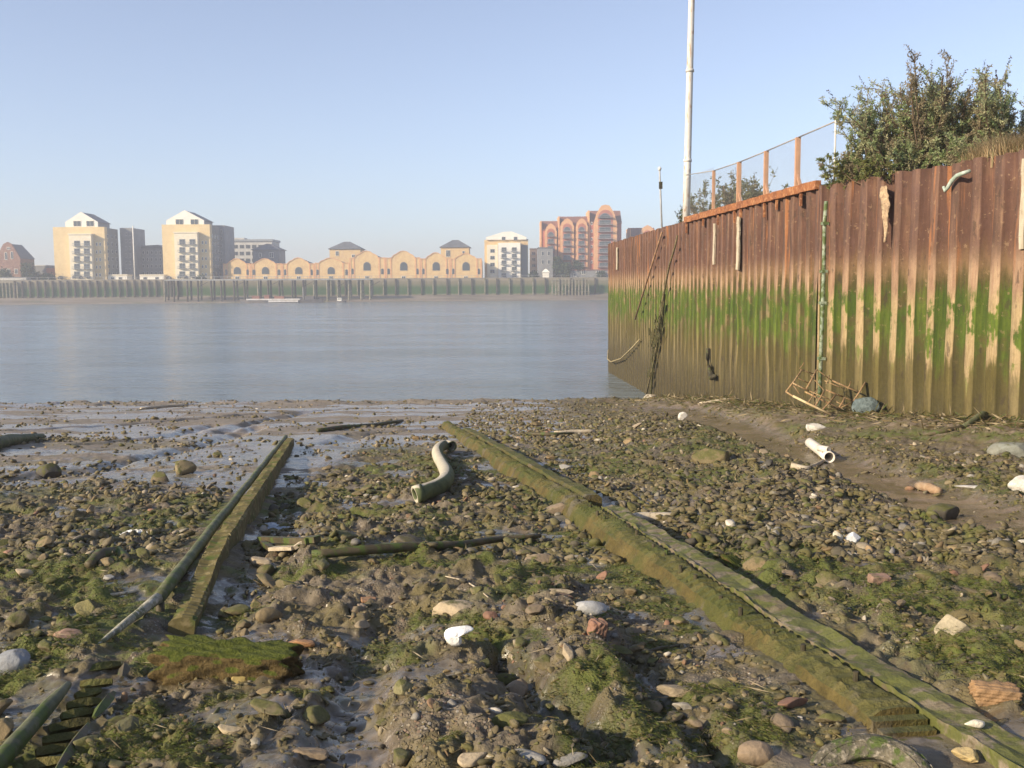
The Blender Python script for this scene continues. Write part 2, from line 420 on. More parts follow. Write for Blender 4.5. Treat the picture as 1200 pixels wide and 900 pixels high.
# ================================================================ SHEET PILE WALL
TOP = 8.35
k = NT('rusty_algae_steel'); v = k.coords('Position'); sep = k.n('ShaderNodeSeparateXYZ'); k.L(k.n('ShaderNodeNewGeometry').outputs['Position'], sep.inputs[0])
z = sep.outputs['Z']; rec = k.attr('recess'); pr = k.attr('pile_random'); sB = k.attr('near_run')
vst = k.coords('Position', (1, 1, 0.10)); st = k.noise(vst, 6.0, 5, 0.65); st2 = k.noise(vst, 22, 4, 0.7); bl = k.noise(v, 1.6, 5, 0.6); fine = k.noise(v, 14, 5, 0.7)
drip = k.noise(k.coords('Position', (1, 1, 0.22)), 2.6, 6, 0.7)
zz = k.math('ADD', z, k.math('ADD', k.math('MULTIPLY', k.math('SUBTRACT', st, 0.5), 1.9), k.math('MULTIPLY', k.math('SUBTRACT', drip, 0.5), 2.2)))
zz = k.math('ADD', zz, k.math('MULTIPLY', k.math('SUBTRACT', pr, 0.5), 0.35))
rust = k.ramp(st, [(0.30, (0.040, 0.022, 0.018)), (0.45, (0.090, 0.046, 0.033)), (0.57, (0.165, 0.088, 0.058)), (0.70, (0.33, 0.20, 0.115))])
rust = k.mix(k.math('MULTIPLY', k.step(bl, 0.5, 0.7), 0.45), rust, (0.10, 0.055, 0.060))
rust = k.mix(0.35, rust, (0.115, 0.072, 0.05))
rust = k.mix(k.math('MULTIPLY', pr, 0.5), rust, (0.165, 0.092, 0.070))
rust = k.mix(k.math('MULTIPLY', rec, 0.45), rust, (0.075, 0.030, 0.020))  # recesses darkened here and below to deepen their shade, besides the weed
pale = k.ramp(st, [(0.3, (0.20, 0.115, 0.072)), (0.52, (0.33, 0.215, 0.135)), (0.72, (0.46, 0.35, 0.21))])
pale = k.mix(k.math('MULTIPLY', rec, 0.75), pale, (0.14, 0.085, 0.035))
tan = k.ramp(st2, [(0.3, (0.30, 0.215, 0.105)), (0.7, (0.50, 0.37, 0.215))])
green = k.ramp(st, [(0.3, (0.030, 0.052, 0.007)), (0.46, (0.060, 0.100, 0.010)), (0.62, (0.115, 0.155, 0.018)), (0.78, (0.21, 0.22, 0.05))])
olive = k.ramp(st, [(0.25, (0.045, 0.036, 0.011)), (0.45, (0.090, 0.073, 0.020)), (0.62, (0.15, 0.118, 0.040)), (0.8, (0.24, 0.175, 0.075))])
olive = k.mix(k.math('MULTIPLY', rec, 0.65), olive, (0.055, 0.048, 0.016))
olive = k.mix(k.math('MULTIPLY', k.math('MULTIPLY', k.math('SUBTRACT', 1.0, rec), k.step(pr, 0.35, 0.9)), 0.5), olive, (0.24, 0.19, 0.10))
low = k.mix(k.step(fine, 0.4, 0.7), (0.045, 0.035, 0.012), (0.085, 0.068, 0.024))
col = k.mix(k.step(zz, 1.2, 3.4), low, olive)
# bare tan flanges on the near run between the weed and the mud
bare = k.math('MULTIPLY', k.math('MULTIPLY', k.step(zz, 3.5, 4.0), k.math('SUBTRACT', 1.0, rec)), k.math('ADD', 0.22, k.math('MULTIPLY', sB, 0.6)))
col = k.mix(bare, col, tan)
gz = k.math('MULTIPLY', k.step(zz, 3.3, 4.3), k.step(k.math('ADD', z, k.math('MULTIPLY', k.math('SUBTRACT', st2, 0.5), 1.2)), 5.65, 5.3))
gm = k.math('MULTIPLY', gz, k.math('SUBTRACT', 1.0, k.math('MULTIPLY', k.math('MULTIPLY', sB, k.math('SUBTRACT', 1.0, rec)), k.step(k.math('ADD', k.math('MULTIPLY', bl, 0.6), k.math('MULTIPLY', st, 0.4)), 0.56, 0.50))))
gm = k.math('MULTIPLY', gm, k.step(bl, 0.36, 0.52))
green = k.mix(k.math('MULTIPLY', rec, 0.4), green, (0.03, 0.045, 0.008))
col = k.mix(gm, col, green)
pz = k.step(k.math('SUBTRACT', k.math('ADD', k.math('MULTIPLY', z, .6), k.math('MULTIPLY', zz, .4)), k.math('MULTIPLY', rec, 0.55)), 5.0, 5.5)
col = k.mix(k.math('MULTIPLY', pz, k.math('SUBTRACT', 1.0, k.math('MULTIPLY', gm, 0.7))), col, pale)
col = k.mix(k.step(k.math('ADD', z, k.math('MULTIPLY', k.math('SUBTRACT', st, 0.5), 1.3)), 5.8, 6.6), col, rust)
oran = k.math('MULTIPLY', k.step(k.noise(k.coords('Position', (1, 1, 0.05)), 3.4, 3), 0.58, 0.66), k.step(z, 5.2, 6.6))
col = k.mix(k.math('MULTIPLY', oran, 0.6), col, (0.42, 0.17, 0.06))
col = k.mix(0.35, col, k.ramp(fine, [(0.25, 0.3), (0.75, 0.72)]), 'OVERLAY')
grm = k.noise(k.coords('Position', (1, 1, 0.35)), 3.3, 7, 0.75); col = k.mix(k.math('MULTIPLY', k.step(grm, 0.50, 0.62), 0.5), col, k.mix(0.5, col, (0.05, 0.036, 0.02)))
chip = k.math('MULTIPLY', k.step(k.noise(v, 8.5, 4, 0.6), 0.62, 0.66), k.step(z, 3.0, 5.5)); col = k.mix(k.math('MULTIPLY', chip, 0.45), col, (0.30, 0.20, 0.12))
blk = k.math('MULTIPLY', k.step(k.noise(k.coords('Position', (1, 1, .5)), 4.4, 4, 0.6), 0.62, 0.67), 0.55); col = k.mix(blk, col, (0.045, 0.032, 0.022))
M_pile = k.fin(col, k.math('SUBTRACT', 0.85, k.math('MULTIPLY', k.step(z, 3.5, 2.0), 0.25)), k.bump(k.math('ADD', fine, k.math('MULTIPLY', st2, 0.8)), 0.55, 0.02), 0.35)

def along(poly):
    out = [0]
    for a, b in zip(poly[:-1], poly[1:]): out.append(out[-1]+math.dist(a, b))
    return out
def piling(poly, near, seed, top=TOP, bottom=-2.0, per=0.66, dep=0.20):
    """corrugated steel curtain along poly (listed so that its face is on the left of travel)"""
    cum = along(poly); L = cum[-1]; rr = random.Random(seed); prof = []; s = 0
    while s < L:
        j = (rr.random()-.5)*0.05; p = rr.random(); t = (rr.random()-.5)*0.07; dd = dep*(0.85+0.3*rr.random()); q = rr.random()
        prof += [(s, 0, 0.0, p, t), (s+0.262+j, 0, 0.0, p, t), (s+0.272+j, .02, 1.0, q, t), (s+0.345+j, dd, 1.0, q, t), (s+0.565, dd, 1.0, q, t), (s+0.648, .02, 1.0, q, t)]; s += per
    zs = np.concatenate([[bottom], np.arange(-0.5, top-0.3, 0.55), [top]])
    V = []; rc = []; pd = []
    for (s, d, r_, p, t) in prof:
        s2 = min(s, L-1e-3); i = max(k_ for k_ in range(len(cum)-1) if cum[k_] <= s2)
        a = Vector(poly[i]); b = Vector(poly[i+1]); dr = (b-a).normalized(); nrm = Vector((-dr.y, dr.x))
        q = a+dr*(s2-cum[i])
        for z_ in zs:
            wob = (float(vn(np.array([s*1.3]), np.array([z_*0.8]), seed))-.5)*0.06
            pt = q-nrm*(d+wob)
            V.append((pt.x, pt.y, z_+(t if z_ == top else 0))); rc.append(r_); pd.append(p)
        pt = q-nrm*0.42; V.append((pt.x, pt.y, top+t-0.01)); rc.append(1); pd.append(p)
    m = len(zs)+1; Fq = []
    for i in range(len(prof)-1):
        for j in range(m-1):
            Fq.append([i*m+j, (i+1)*m+j, (i+1)*m+j+1, i*m+j+1])
    return np.array(V), np.array(Fq), dict(recess=rc, pile_random=pd, near_run=[near]*len(V))
wall = thing('sheet_pile_wall', 'rusty corrugated steel wall with a green weed band, running down to the river on the right', 'retaining wall', (8.62, 28.0, 1.6))
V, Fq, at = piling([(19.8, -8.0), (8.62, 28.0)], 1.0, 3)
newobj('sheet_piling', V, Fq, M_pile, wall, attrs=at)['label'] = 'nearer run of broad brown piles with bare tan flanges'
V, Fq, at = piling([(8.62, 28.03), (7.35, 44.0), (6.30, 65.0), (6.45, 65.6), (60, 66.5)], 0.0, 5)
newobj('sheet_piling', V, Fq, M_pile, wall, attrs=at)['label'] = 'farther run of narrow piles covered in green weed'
M_cap = varied('orange_rust', (0.29, 0.115, 0.045), (0.18, 0.07, 0.035), 2.2, 0.85, 0.4, 0.02, c3=(0.40, 0.21, 0.10))
def wall_at(Y, off=0.0):
    pts = WALL
    for a, b in zip(pts[:-1], pts[1:]):
        if a[1] <= Y <= b[1]:
            t = (Y-a[1])/(b[1]-a[1]); d = Vector((b[0]-a[0], b[1]-a[1])).normalized()
            return Vector((a[0]+(b[0]-a[0])*t+d.y*off, Y-d.x*off, 0))   # off > 0 : into the land
def wall_Y(px):
    ys = np.linspace(8, 64.9, 3000); best = min(ys, key=lambda q: abs(ray(px, 330).x/ray(px, 330).y*q-wall_at(q).x)); return float(best)
Ya, Yb = 28.1, wall_Y(803)
m = MB()
npt = 12
pts = [wall_at(Ya+(Yb-Ya)*i/npt, -0.03) for i in range(npt+1)]
for a, b in zip(pts[:-1], pts[1:]):
    m.beam((a.x+0.02, a.y, TOP+0.02), (b.x+0.02, b.y, TOP+0.04), 0.16, 0.24)
m.build('capping_beam', M_cap, wall)
for i, q in enumerate([0.08, 0.22, 0.30, 0.47, 0.52, 0.66, 0.80, 0.98]):
    p = wall_at(Ya+(Yb-Ya)*q, -0.06); h = 0.25+0.3*rnd.random()
    MB().box(p.x-0.03, p.x+0.03, p.y-0.05, p.y+0.05, TOP-0.13-h, TOP-0.12).build('bracket', M_cap, wall)
# thin horizontal seam line along the near run
m = MB(); a = wall_at(12, -0.02); b = wall_at(24.5, -0.02)

# pale timber strips hanging on the face
M_pale = varied('weathered_pale_wood', (0.50, 0.44, 0.34), (0.34, 0.29, 0.21), 3, 0.85, 0.4, 0.01, (1, 1, 0.2), c3=(0.2, 0.16, 0.11))
def strip(px, py0, py1, wpx, label, mat=M_pale, grp=None, out=0.05):
    Y = wall_Y(px); p = wall_at(Y, -out); zt = ZZ(px, py0, Y); zb = ZZ(px, py1, Y); w_ = wpx/F*Y
    m = MB(); rr = random.Random(px); n = 7
    pts = [(p.x+(rr.random()-.5)*.02, p.y+(rr.random()-.5)*0.04, zt+(zb-zt)*i/n) for i in range(n+1)]
    for a, b in zip(pts[:-1], pts[1:]): m.beam(a, b, w_*1.1, 0.06, up=(1, 0.2, 0))
    return tag(m.build('timber_strip', mat), label, 'timber strip', grp)
strip(724, 290, 316, 3, 'short pale timber strip near the far end of the rusty wall top')
strip(838, 262, 310, 4, 'narrow pale timber strip on the wall under the orange capping beam')
strip(866, 254, 316, 6, 'longest and broadest pale timber strip under the orange capping beam')
strip(1198, 186, 292, 7, 'cream post fixed upright on the nearest piles at the right edge')

# ---- green drain pipe at the corner of the two runs
M_gpipe = varied('green_painted_pipe', (0.16, 0.22, 0.15), (0.30, 0.33, 0.25), 3, 0.6, 0.2, 0.01, moss=0.5)
Yp = 27.6; pp = wall_at(Yp, -0.10)
dp = thing('drain_pipe', 'thin green pipe running down the rusty wall where the orange capping beam ends', 'pipe', (pp.x, pp.y, ZZ(962, 478, Yp)))
pts = [(pp.x+0.02, pp.y, ZZ(966, 236, Yp)), (pp.x-0.01, pp.y, ZZ(965, 262, Yp)), (pp.x, pp.y, ZZ(964, 330, Yp)), (pp.x-0.02, pp.y, ZZ(962, 400, Yp)), (pp.x-0.03, pp.y, ZZ(962, 478, Yp))]
MB().tube(pts, 0.055, 10).build('pipe_run', M_gpipe, dp, True)
for py in (262, 318, 355, 420):
    zc = ZZ(964, py, Yp); MB().box(pp.x-0.09, pp.x+0.09, pp.y-0.08, pp.y+0.1, zc-0.04, zc+0.04).build('pipe_clip', M_gpipe, dp)

# ---- rag hanging on the wall
M_cloth = varied('dirty_cloth', (0.50, 0.38, 0.24), (0.32, 0.22, 0.14), 6, 0.95, 0.5, 0.02, c3=(0.12, 0.09, 0.07))
Yr = wall_Y(1037); pr_ = wall_at(Yr, -0.07)
V = []; Fq = []; nn = 26
dirw = Vector((WALL[1][0]-WALL[0][0], WALL[1][1]-WALL[0][1], 0)).normalized()
for i in range(nn+1):
    t = i/nn; z_ = ZZ(1037, 218, Yr)+(ZZ(1040, 284, Yr)-ZZ(1037, 218, Yr))*t
    wd = (0.15*math.sin(math.pi*min(1, t*1.6+0.12))**0.6 if t < 0.5 else 0.15*(1.12-t)**1.1)*(0.8+0.4*rnd.random())+0.02
    cx = 0.02*math.sin(t*9)-0.12*t
    for j in range(5):
        o = (j/4-.5)*2*wd; bul = 0.05*math.sin(j*1.7+t*13)
        q = pr_+dirw*(cx+o); V.append((q.x-0.03-bul*.5, q.y-bul*.3, z_))
for i in range(nn):
    for j in range(4): Fq.append([i*5+j, i*5+j+1, (i+1)*5+j+1, (i+1)*5+j])
o = tag(newobj('hanging_rag', V, Fq, M_cloth, smooth=True), 'tan torn rag hanging over the top of the wall beside the big bush', 'rag')
md = o.modifiers.new('s', 'SOLIDIFY'); md.thickness = 0.025
# ---- pale bent hose at the top of the wall
Yh = wall_Y(1115)-0.05; M_hose = varied('pale_green_plastic', (0.42, 0.48, 0.42), (0.26, 0.33, 0.27), 6, 0.5, 0.2, 0.01)
def onwall(px, py, off=-0.12):
    Y = wall_Y(px); q = wall_at(Y, off); return (q.x, q.y, ZZ(px, py, Y))
pts = [onwall(1107, 219), onwall(1109, 224), onwall(1112, 220), onwall(1116, 212), onwall(1122, 206), onwall(1129, 203), onwall(1132, 200, 0.0)]
tag(MB().tube(pts, [0.035, 0.04, 0.045, 0.05, 0.05, 0.045, 0.04], 10).build('bent_hose', M_hose, None, True), 'short pale green hose bent over the top of the wall right of the rag', 'hose')
# ---- dark hook shaped wood low on the wall
M_dark = varied('dark_wet_wood', (0.030, 0.026, 0.016), (0.075, 0.062, 0.034), 5, 0.7, 0.5, 0.01, moss=0.25)
pts = [onwall(834, 408), onwall(834, 420), onwall(836, 432), onwall(840, 442), onwall(844, 440)]
tag(MB().tube(pts, [0.07, 0.08, 0.09, 0.13, 0.05], 8, jit=0.3).build('weedy_rope_end', M_dark, None, True), 'short dark weed-covered rope end hanging low on the green wall', 'rope')
# ---- tall leaning poles and ropes with weed, near the far end
M_rope = varied('old_rope', (0.20, 0.16, 0.085), (0.10, 0.082, 0.045), 9, 0.95, 0.6, 0.01)
M_pole = varied('brown_pole', (0.33, 0.20, 0.115), (0.20, 0.12, 0.075), 4, 0.8, 0.3, 0.01)
a = onwall(779, 272, -0.15); b = onwall(751, 374, -0.3)
tag(MB().tube([a, ((a[0]+b[0])/2, (a[1]+b[1])/2, (a[2]+b[2])/2), b], 0.05, 8).build('leaning_pole', M_pole, None, True), 'thin brown pole leaning against the far part of the rusty wall', 'pole')
pts = [onwall(px, py, -0.22) for px, py in [(799, 276), (796, 290), (790, 310), (785, 335), (780, 365), (777, 395), (772, 425), (766, 450), (763, 464)]]
pts = [(x, y, z_+0.0) for x, y, z_ in pts]
rp = thing('mooring_rope', 'frayed old rope hanging down the wall with dark weed tangled round it', 'rope', (pts[-1][0], pts[-1][1], pts[-1][2]))
MB().tube(pts, 0.045, 8, jit=0.4, seed=4).build('rope_strand', M_rope, rp, True)
pts2 = [onwall(px, py, -0.16) for px, py in [(783, 345), (779, 380), (774, 410), (769, 440), (767, 466)]]
MB().tube(pts2, [0.04, 0.06, 0.05, 0.05, 0.04], 8, jit=0.5, seed=9).build('rope_strand', M_rope, rp, True)
M_weed = varied('dark_seaweed', (0.030, 0.034, 0.012), (0.085, 0.080, 0.030), 8, 0.8, 0.6, 0.02, c3=(0.13, 0.11, 0.05))
m = MB()
for i in range(130):
    t = rnd.random(); py = 352+t*85 if i % 3 else 388+rnd.gauss(0, 12); px = 783-(py-345)*0.15+rnd.gauss(0, 2.6)*(1.4 if 375 < py < 405 else .8)
    q = onwall(px, py, -0.2-0.12*rnd.random()); l = 0.15+0.3*rnd.random()
    m.beam(q, (q[0]+rnd.gauss(0, .05), q[1]+rnd.gauss(0, .06), q[2]-l), 0.03+0.03*rnd.random(), 0.012)
m.tube(pts2, [.05, .09, .08, .06, .04], 7, jit=.6, seed=12); m.build('weed_clump', M_weed, rp)
# loop of pale rope round the last pile
pts = [onwall(715, 410, -0.1), onwall(716, 421, -0.2), onwall(722, 424, -0.3), onwall(733, 420, -0.25), onwall(745, 408, -0.2), onwall(752, 398, -0.1)]
tag(MB().tube(pts, 0.038, 8, jit=0.4).build('rope_loop', varied('pale_rope', (0.36, 0.29, 0.17), (0.20, 0.17, 0.09), 9, 0.95, 0.5), None, True), 'pale loop of rope sagging on the last piles above the river', 'rope')

# ================================================================ MAST, THIN MAST, FENCE
M_white = varied('weathered_white_paint', (0.66, 0.64, 0.60), (0.52, 0.50, 0.46), 1.5, 0.5, 0.15, 0.005, (1, 1, 0.3), c3=(0.38, 0.27, 0.19))
Ym = 45.5; bx = XX(804, Ym, 250)
mast = thing('floodlight_mast', 'tall thick white mast with rust patches rising out of the top of the photo', 'mast', (bx, Ym, LANDZ))
ztop = ZZ(812, 0, Ym)+4.0; xt = XX(813.2, Ym, -100)
pts = [(bx+(xt-bx)*t, Ym, LANDZ+(ztop-LANDZ)*t) for t in (0, .2, .4, .6, .8, 1)]
MB().tube(pts, [0.17, 0.165, 0.155, 0.145, 0.135, 0.125], 16).build('shaft', M_white, mast, True)
MB().box(bx-0.3, bx+0.3, Ym-0.3, Ym+0.3, LANDZ-0.02, LANDZ+0.08).build('base_plate', M_white, mast)
for t in (0.22, 0.5):
    zc = LANDZ+(ztop-LANDZ)*t; x0 = bx+(xt-bx)*t
    MB().tube([(x0, Ym, zc-0.06), (x0, Ym, zc+0.06)], 0.19, 16).build('collar', M_white, mast, True)
MB().beam((xt-0.9, Ym, ztop+0.05), (xt+0.9, Ym, ztop+0.05), 0.12, 0.12).build('lamp_arm', M_white, mast)
for s in (-.7, .7): MB().box(xt+s-0.25, xt+s+0.25, Ym-0.15, Ym+0.15, ztop-0.3, ztop-0.012).build('lamp_head', M_white, mast)
M_grey = varied('galvanised_grey', (0.42, 0.43, 0.44), (0.30, 0.30, 0.30), 4, 0.55, 0.1)
Yt = 50.0; tx = XX(776, Yt, 270)
tm = thing('aerial_mast', 'very thin grey pole with a small box and white tip left of the white mast', 'pole', (tx, Yt, LANDZ))
zt = ZZ(773, 200, Yt); xt2 = XX(773, Yt, 200)
MB().tube([(tx, Yt, LANDZ), (xt2, Yt, zt)], 0.045, 8).build('pole', M_grey, tm, True)
z1 = ZZ(774, 216, Yt); MB().box(xt2-0.02, xt2+0.14, Yt-0.08, Yt+0.08, z1-0.22, z1+0.12).build('junction_box', M_dark, tm)
MB().tube([(xt2, Yt, zt), (xt2, Yt, zt+0.12), (xt2, Yt, zt+0.2)], [0.06, 0.1, 0.03], 8).build('tip_lamp', M_white, tm, True)

M_opost = varied('orange_post', (0.50, 0.29, 0.18), (0.40, 0.24, 0.16), 3, 0.8, 0.2, c3=(0.34, 0.2, 0.12))
M_wire = varied('wire', (0.33, 0.32, 0.31), (0.27, 0.25, 0.23), 3, 0.6, 0.0)
fp = []
for px, wpx, mat in [(822, 5, 0), (850, 7, 0), (880, 7, 0), (915, 8, 0), (956.5, 4, 1)]:
    Y = wall_Y(px); q = wall_at(Y, 0.45); Y2 = q.y
    Y2 = Y; fp.append((px, Y, wpx, mat))
ft = thing('chain_link_fence', 'tall chain link fence with orange and white posts standing on the wall top', 'fence', (*wall_at(fp[2][1], 0.45).xy, LANDZ))
tops = {822: 200, 850: 190, 880: 177, 915: 161, 956.5: 142}
posts = []
for px, Y, wpx, mat in fp:
    w0 = wall_at(Y, 0.45); zt = ZZ(px, tops[px], Y); w_ = wpx/F*Y*.66
    if mat == 0:
        o = MB().box(w0.x-w_/2, w0.x+w_/2, w0.y-w_/2, w0.y+w_/2, LANDZ-0.02, zt).build('fence_post', M_opost, ft)
        if px in (850, 880, 915):
            MB().beam((w0.x+0.05, w0.y-0.6, LANDZ-0.02), (w0.x, w0.y, LANDZ+0.9), 0.08, 0.08).build('brace', M_opost, ft)
    else:
        MB().tube([(w0.x, w0.y, LANDZ-0.02), (w0.x, w0.y, zt+0.05)], w_*0.42, 10).build('fence_post', M_white, ft, True)['label'] = 'white corner post'
    posts.append((w0.x, w0.y, zt))
x1, y1, z1 = posts[-1]
far_c = (XX(1040, 30.5, 146), 30.5, ZZ(1040, 147, 30.5))
posts.append(far_c)
MB().tube([(far_c[0], far_c[1], LANDZ-0.02), far_c], 0.04, 8).build('fence_post', M_white, ft, True)
first = wall_at(44.5, 0.45); posts.insert(0, (first.x, first.y, ZZ(808, 205, 44.5)))
m = MB()
for a, b in zip(posts[:-1], posts[1:]): m.tube([a, b], 0.022, 6)
m.build('top_rail', M_wire, ft, True)
# diagonal wires
def netting(a, b, gap, r_):
    m = MB(); A_ = Vector((a[0], a[1], LANDZ+0.03)); B_ = Vector((b[0], b[1], LANDZ+0.03)); hL = (a[2]+b[2])/2-LANDZ-0.03
    L = (B_-A_).length; d = (B_-A_)/L; off = Vector((-d.y, d.x, 0))*0.006
    s = -hL
    while s < L:
        for sg in (1, -1):
            s0, s1, h0, h1 = s, s+hL, 0, hL
            if s0 < 0: h0 = -s0; s0 = 0
            if s1 > L: h1 = hL-(s1-L); s1 = L
            if s1 > s0+.02:
                if sg == 1: p, q = (s0, h0), (s1, h1)
                else: p, q = (L-s0, h0), (L-s1, h1)
                P0 = A_+d*p[0]+Vector((0, 0, p[1]))+off*sg; P1 = A_+d*q[0]+Vector((0, 0, q[1]))+off*sg
                m.tube([P0, P1], r_, 3, cap=False)
        s += gap
    return m.build('wire_netting', M_wire, ft)
for a, b in zip(posts[:-1], posts[1:]): netting(a, b, 0.09, 0.0018)
# ================================================================ VEGETATION ON THE QUAY
def leaf_mat(name, tr=0.35):
    k = NT(name); c = k.attr('tone', 'Color'); k.fin(c, 0.6, None, 0.25)
    t = k.n('ShaderNodeBsdfTranslucent'); k.L(c, t.inputs['Color']); mx = k.n('ShaderNodeMixShader'); mx.inputs[0].default_value = tr
    k.L(k.b.outputs[0], mx.inputs[1]); k.L(t.outputs[0], mx.inputs[2]); k.L(mx.outputs[0], k.out.inputs['Surface']); return k.m
M_leaf = leaf_mat('leaves', .45); M_bark = varied('twig_bark', (0.16, 0.115, 0.075), (0.09, 0.065, 0.045), 6, 0.9, 0.4)
def leaves_mesh(name, C, D, Ln, Wd, tone, mat, parent=None, origin=None):
    """one small folded leaf (two quads) per row: centre C, direction D"""
    n = len(C); D = D/np.linalg.norm(D, axis=1)[:, None]
    rv = rng.normal(size=(n, 3)); S = np.cross(D, rv); S /= np.linalg.norm(S, axis=1)[:, None]; N = np.cross(D, S)
    Ln = Ln[:, None]; Wd = Wd[:, None]
    v = np.stack([C, C+D*Ln*.5+S*Wd*.5+N*Wd*.15, C+D*Ln, C+D*Ln*.5-S*Wd*.5+N*Wd*.15], 1)
    Vv = v.reshape(-1, 3); b = np.arange(n)*4
    Fq = np.stack([b, b+1, b+2, b+3], 1)
    return newobj(name, Vv, Fq, mat, parent, origin, attrs={'tone': np.repeat(tone, 4, 0)})
def shrub(name, label, cat, bases, seed, leafn=15, leafl=0.10, leafw=0.032, palette=None, brown=0.2, lean=(0, 0), group=None, spread=0.55, nst=7, twn=9, fine_tip=True):
    """bases: (x, y, z, height)"""
    rr = np.random.default_rng(seed); t = thing(name, label, cat, bases[len(bases)//2][:3], group)
    wood = MB(); C = []; D = []; Ls = []; Ws = []; T = []
    pal = palette or [(0.085, 0.115, 0.040), (0.055, 0.085, 0.028), (0.13, 0.14, 0.055), (0.10, 0.10, 0.05)]
    for bx_, by_, bz_, h in bases:
        for s in range(nst):
            az = rr.uniform(0, 2*math.pi); sp = rr.uniform(0.02, spread)
            d = np.array([math.cos(az)*sp+lean[0], math.sin(az)*sp+lean[1], 1.0]); d /= np.linalg.norm(d)
            L = h*rr.uniform(0.6, 1.02)/max(d[2], .5)*(0.93); m_ = 9; p = np.array([bx_, by_, bz_])+np.array([math.cos(az), math.sin(az), 0])*0.1
            pts = [p.copy()]; dd = d.copy()
            for i in range(m_):
                dd = dd+rr.normal(size=3)*0.09+np.array([0, 0, 0.03]); dd /= np.linalg.norm(dd); p = p+dd*L/m_; pts.append(p.copy())
            r0 = 0.012+0.007*h
            wood.tube([tuple(q) for q in pts], [r0*(1-0.85*i/m_) for i in range(m_+1)], 5)
            isb = rr.random() < brown
            for j in range(twn+int(h*2)):
                f = 0.15+0.85*rr.random()**0.8; q = f*m_; i0 = min(int(q), m_-1); st = np.array(pts[i0])*(1-(q-i0))+np.array(pts[i0+1])*(q-i0)
                tl = h*rr.uniform(0.10, 0.24)*(1.15-f*0.5); td = dd*0.5+rr.normal(size=3)*0.55+np.array([0, 0, 0.35]); td /= np.linalg.norm(td)
                en = st+td*tl; wood.tube([tuple(st), tuple(st+td*tl*.5+rr.normal(size=3)*0.02), tuple(en)], [r0*.35, r0*.25, r0*.12], 3, cap=False)
                nl = leafn+int(rr.integers(0, 6))
                if f > 0.85 and fine_tip: nl = int(nl*0.55)
                base_c = np.array(pal[rr.integers(0, len(pal))]) if not (isb or rr.random() < 0.08) else np.array((0.29, 0.245, 0.155))
                for l in range(nl):
                    u_ = rr.random(); C.append(st+td*tl*u_+rr.normal(size=3)*0.02*h/3); D.append(td*0.5+rr.normal(size=3)*0.6+np.array([0, 0, -0.05]))
                    sz = rr.uniform(0.6, 1.2); Ls.append(leafl*sz); Ws.append(leafw*sz*rr.uniform(.8, 1.3)); T.append(base_c*rr.uniform(0.7, 1.35))
            # dead flower head at the tip of the stem
            if fine_tip and rr.random() < 0.55:
                e = np.array(pts[-1]); 
                for l in range(16):
                    C.append(e+dd*0.02*l*h/3); D.append(rr.normal(size=3)+dd); Ls.append(0.05); Ws.append(0.035); T.append(np.array((0.09, 0.065, 0.05))*rr.uniform(.7, 1.3))
    wood.build('branches', M_bark, t)
    T = np.array(T)
    leaves_mesh('foliage', np.array(C), np.array(D), np.array(Ls), np.array(Ws), T, M_leaf, t)
    return t
shrub('wild_shrub', 'big wild bush with upright wispy branches growing over the nearer rusty wall', 'bush',
      [(9.4, 27.2, LANDZ, 1.2), (9.85, 26.7, LANDZ, 2.1), (10.2, 26.3, LANDZ, 3.0), (10.6, 25.9, LANDZ, 3.2), (11.1, 25.7, LANDZ, 3.0), (11.6, 25.3, LANDZ, 2.85), (12.1, 25.0, LANDZ, 2.7), (12.8, 24.7, LANDZ, 2.4), (11.0, 26.6, LANDZ, 2.5), (12.0, 26.1, LANDZ, 2.3), (12.8, 25.6, LANDZ, 1.9), (10.2, 25.3, LANDZ, 1.3), (10.9, 24.0, LANDZ, 1.2)],
      33, leafn=42, leafl=.085, leafw=.028, palette=[(.36, .42, .22), (.27, .34, .15), (.42, .43, .25), (.36, .34, .20)], brown=0.14, nst=12, twn=16, lean=(-0.1, 0), spread=0.85)
shrub('wall_top_plant', 'low yellow-green plant spilling over the wall beside the green pipe', 'plant',
      [(9.02, 27.6, LANDZ, 0.8), (9.2, 27.0, LANDZ, 1.0), (9.4, 26.2, LANDZ, 0.9), (9.65, 25.4, LANDZ, 0.7)], 22, leafn=22, leafl=0.09, palette=[(0.22, 0.24, 0.08), (0.28, 0.28, 0.12), (0.16, 0.19, 0.07)], brown=0.15, nst=8, twn=6, spread=1.0, lean=(-0.45, 0), fine_tip=False)
shrub('small_tree', 'loose grey-green small tree standing behind the chain link fence', 'tree',
      [(11.4, 50, LANDZ, 3.1), (12.0, 50.3, LANDZ, 3.4), (10.8, 49, LANDZ, 2.5), (9.6, 50, LANDZ, 2.3), (10.3, 51, LANDZ, 2.7), (12.7, 50, LANDZ, 2.6)], 23, leafn=20, leafl=0.16, leafw=0.07, palette=[(0.17, 0.20, 0.10), (0.22, 0.23, 0.12)], brown=0.1, nst=7, twn=6, spread=0.55)
shrub('sapling', 'small dark leafy sapling at the foot of the white mast', 'sapling',
      [(8.1, 46.5, LANDZ, 1.5), (8.3, 45.6, LANDZ, 0.7)], 24, leafn=9, leafl=0.13, leafw=0.05, brown=0.0, nst=5, twn=4, spread=0.4)
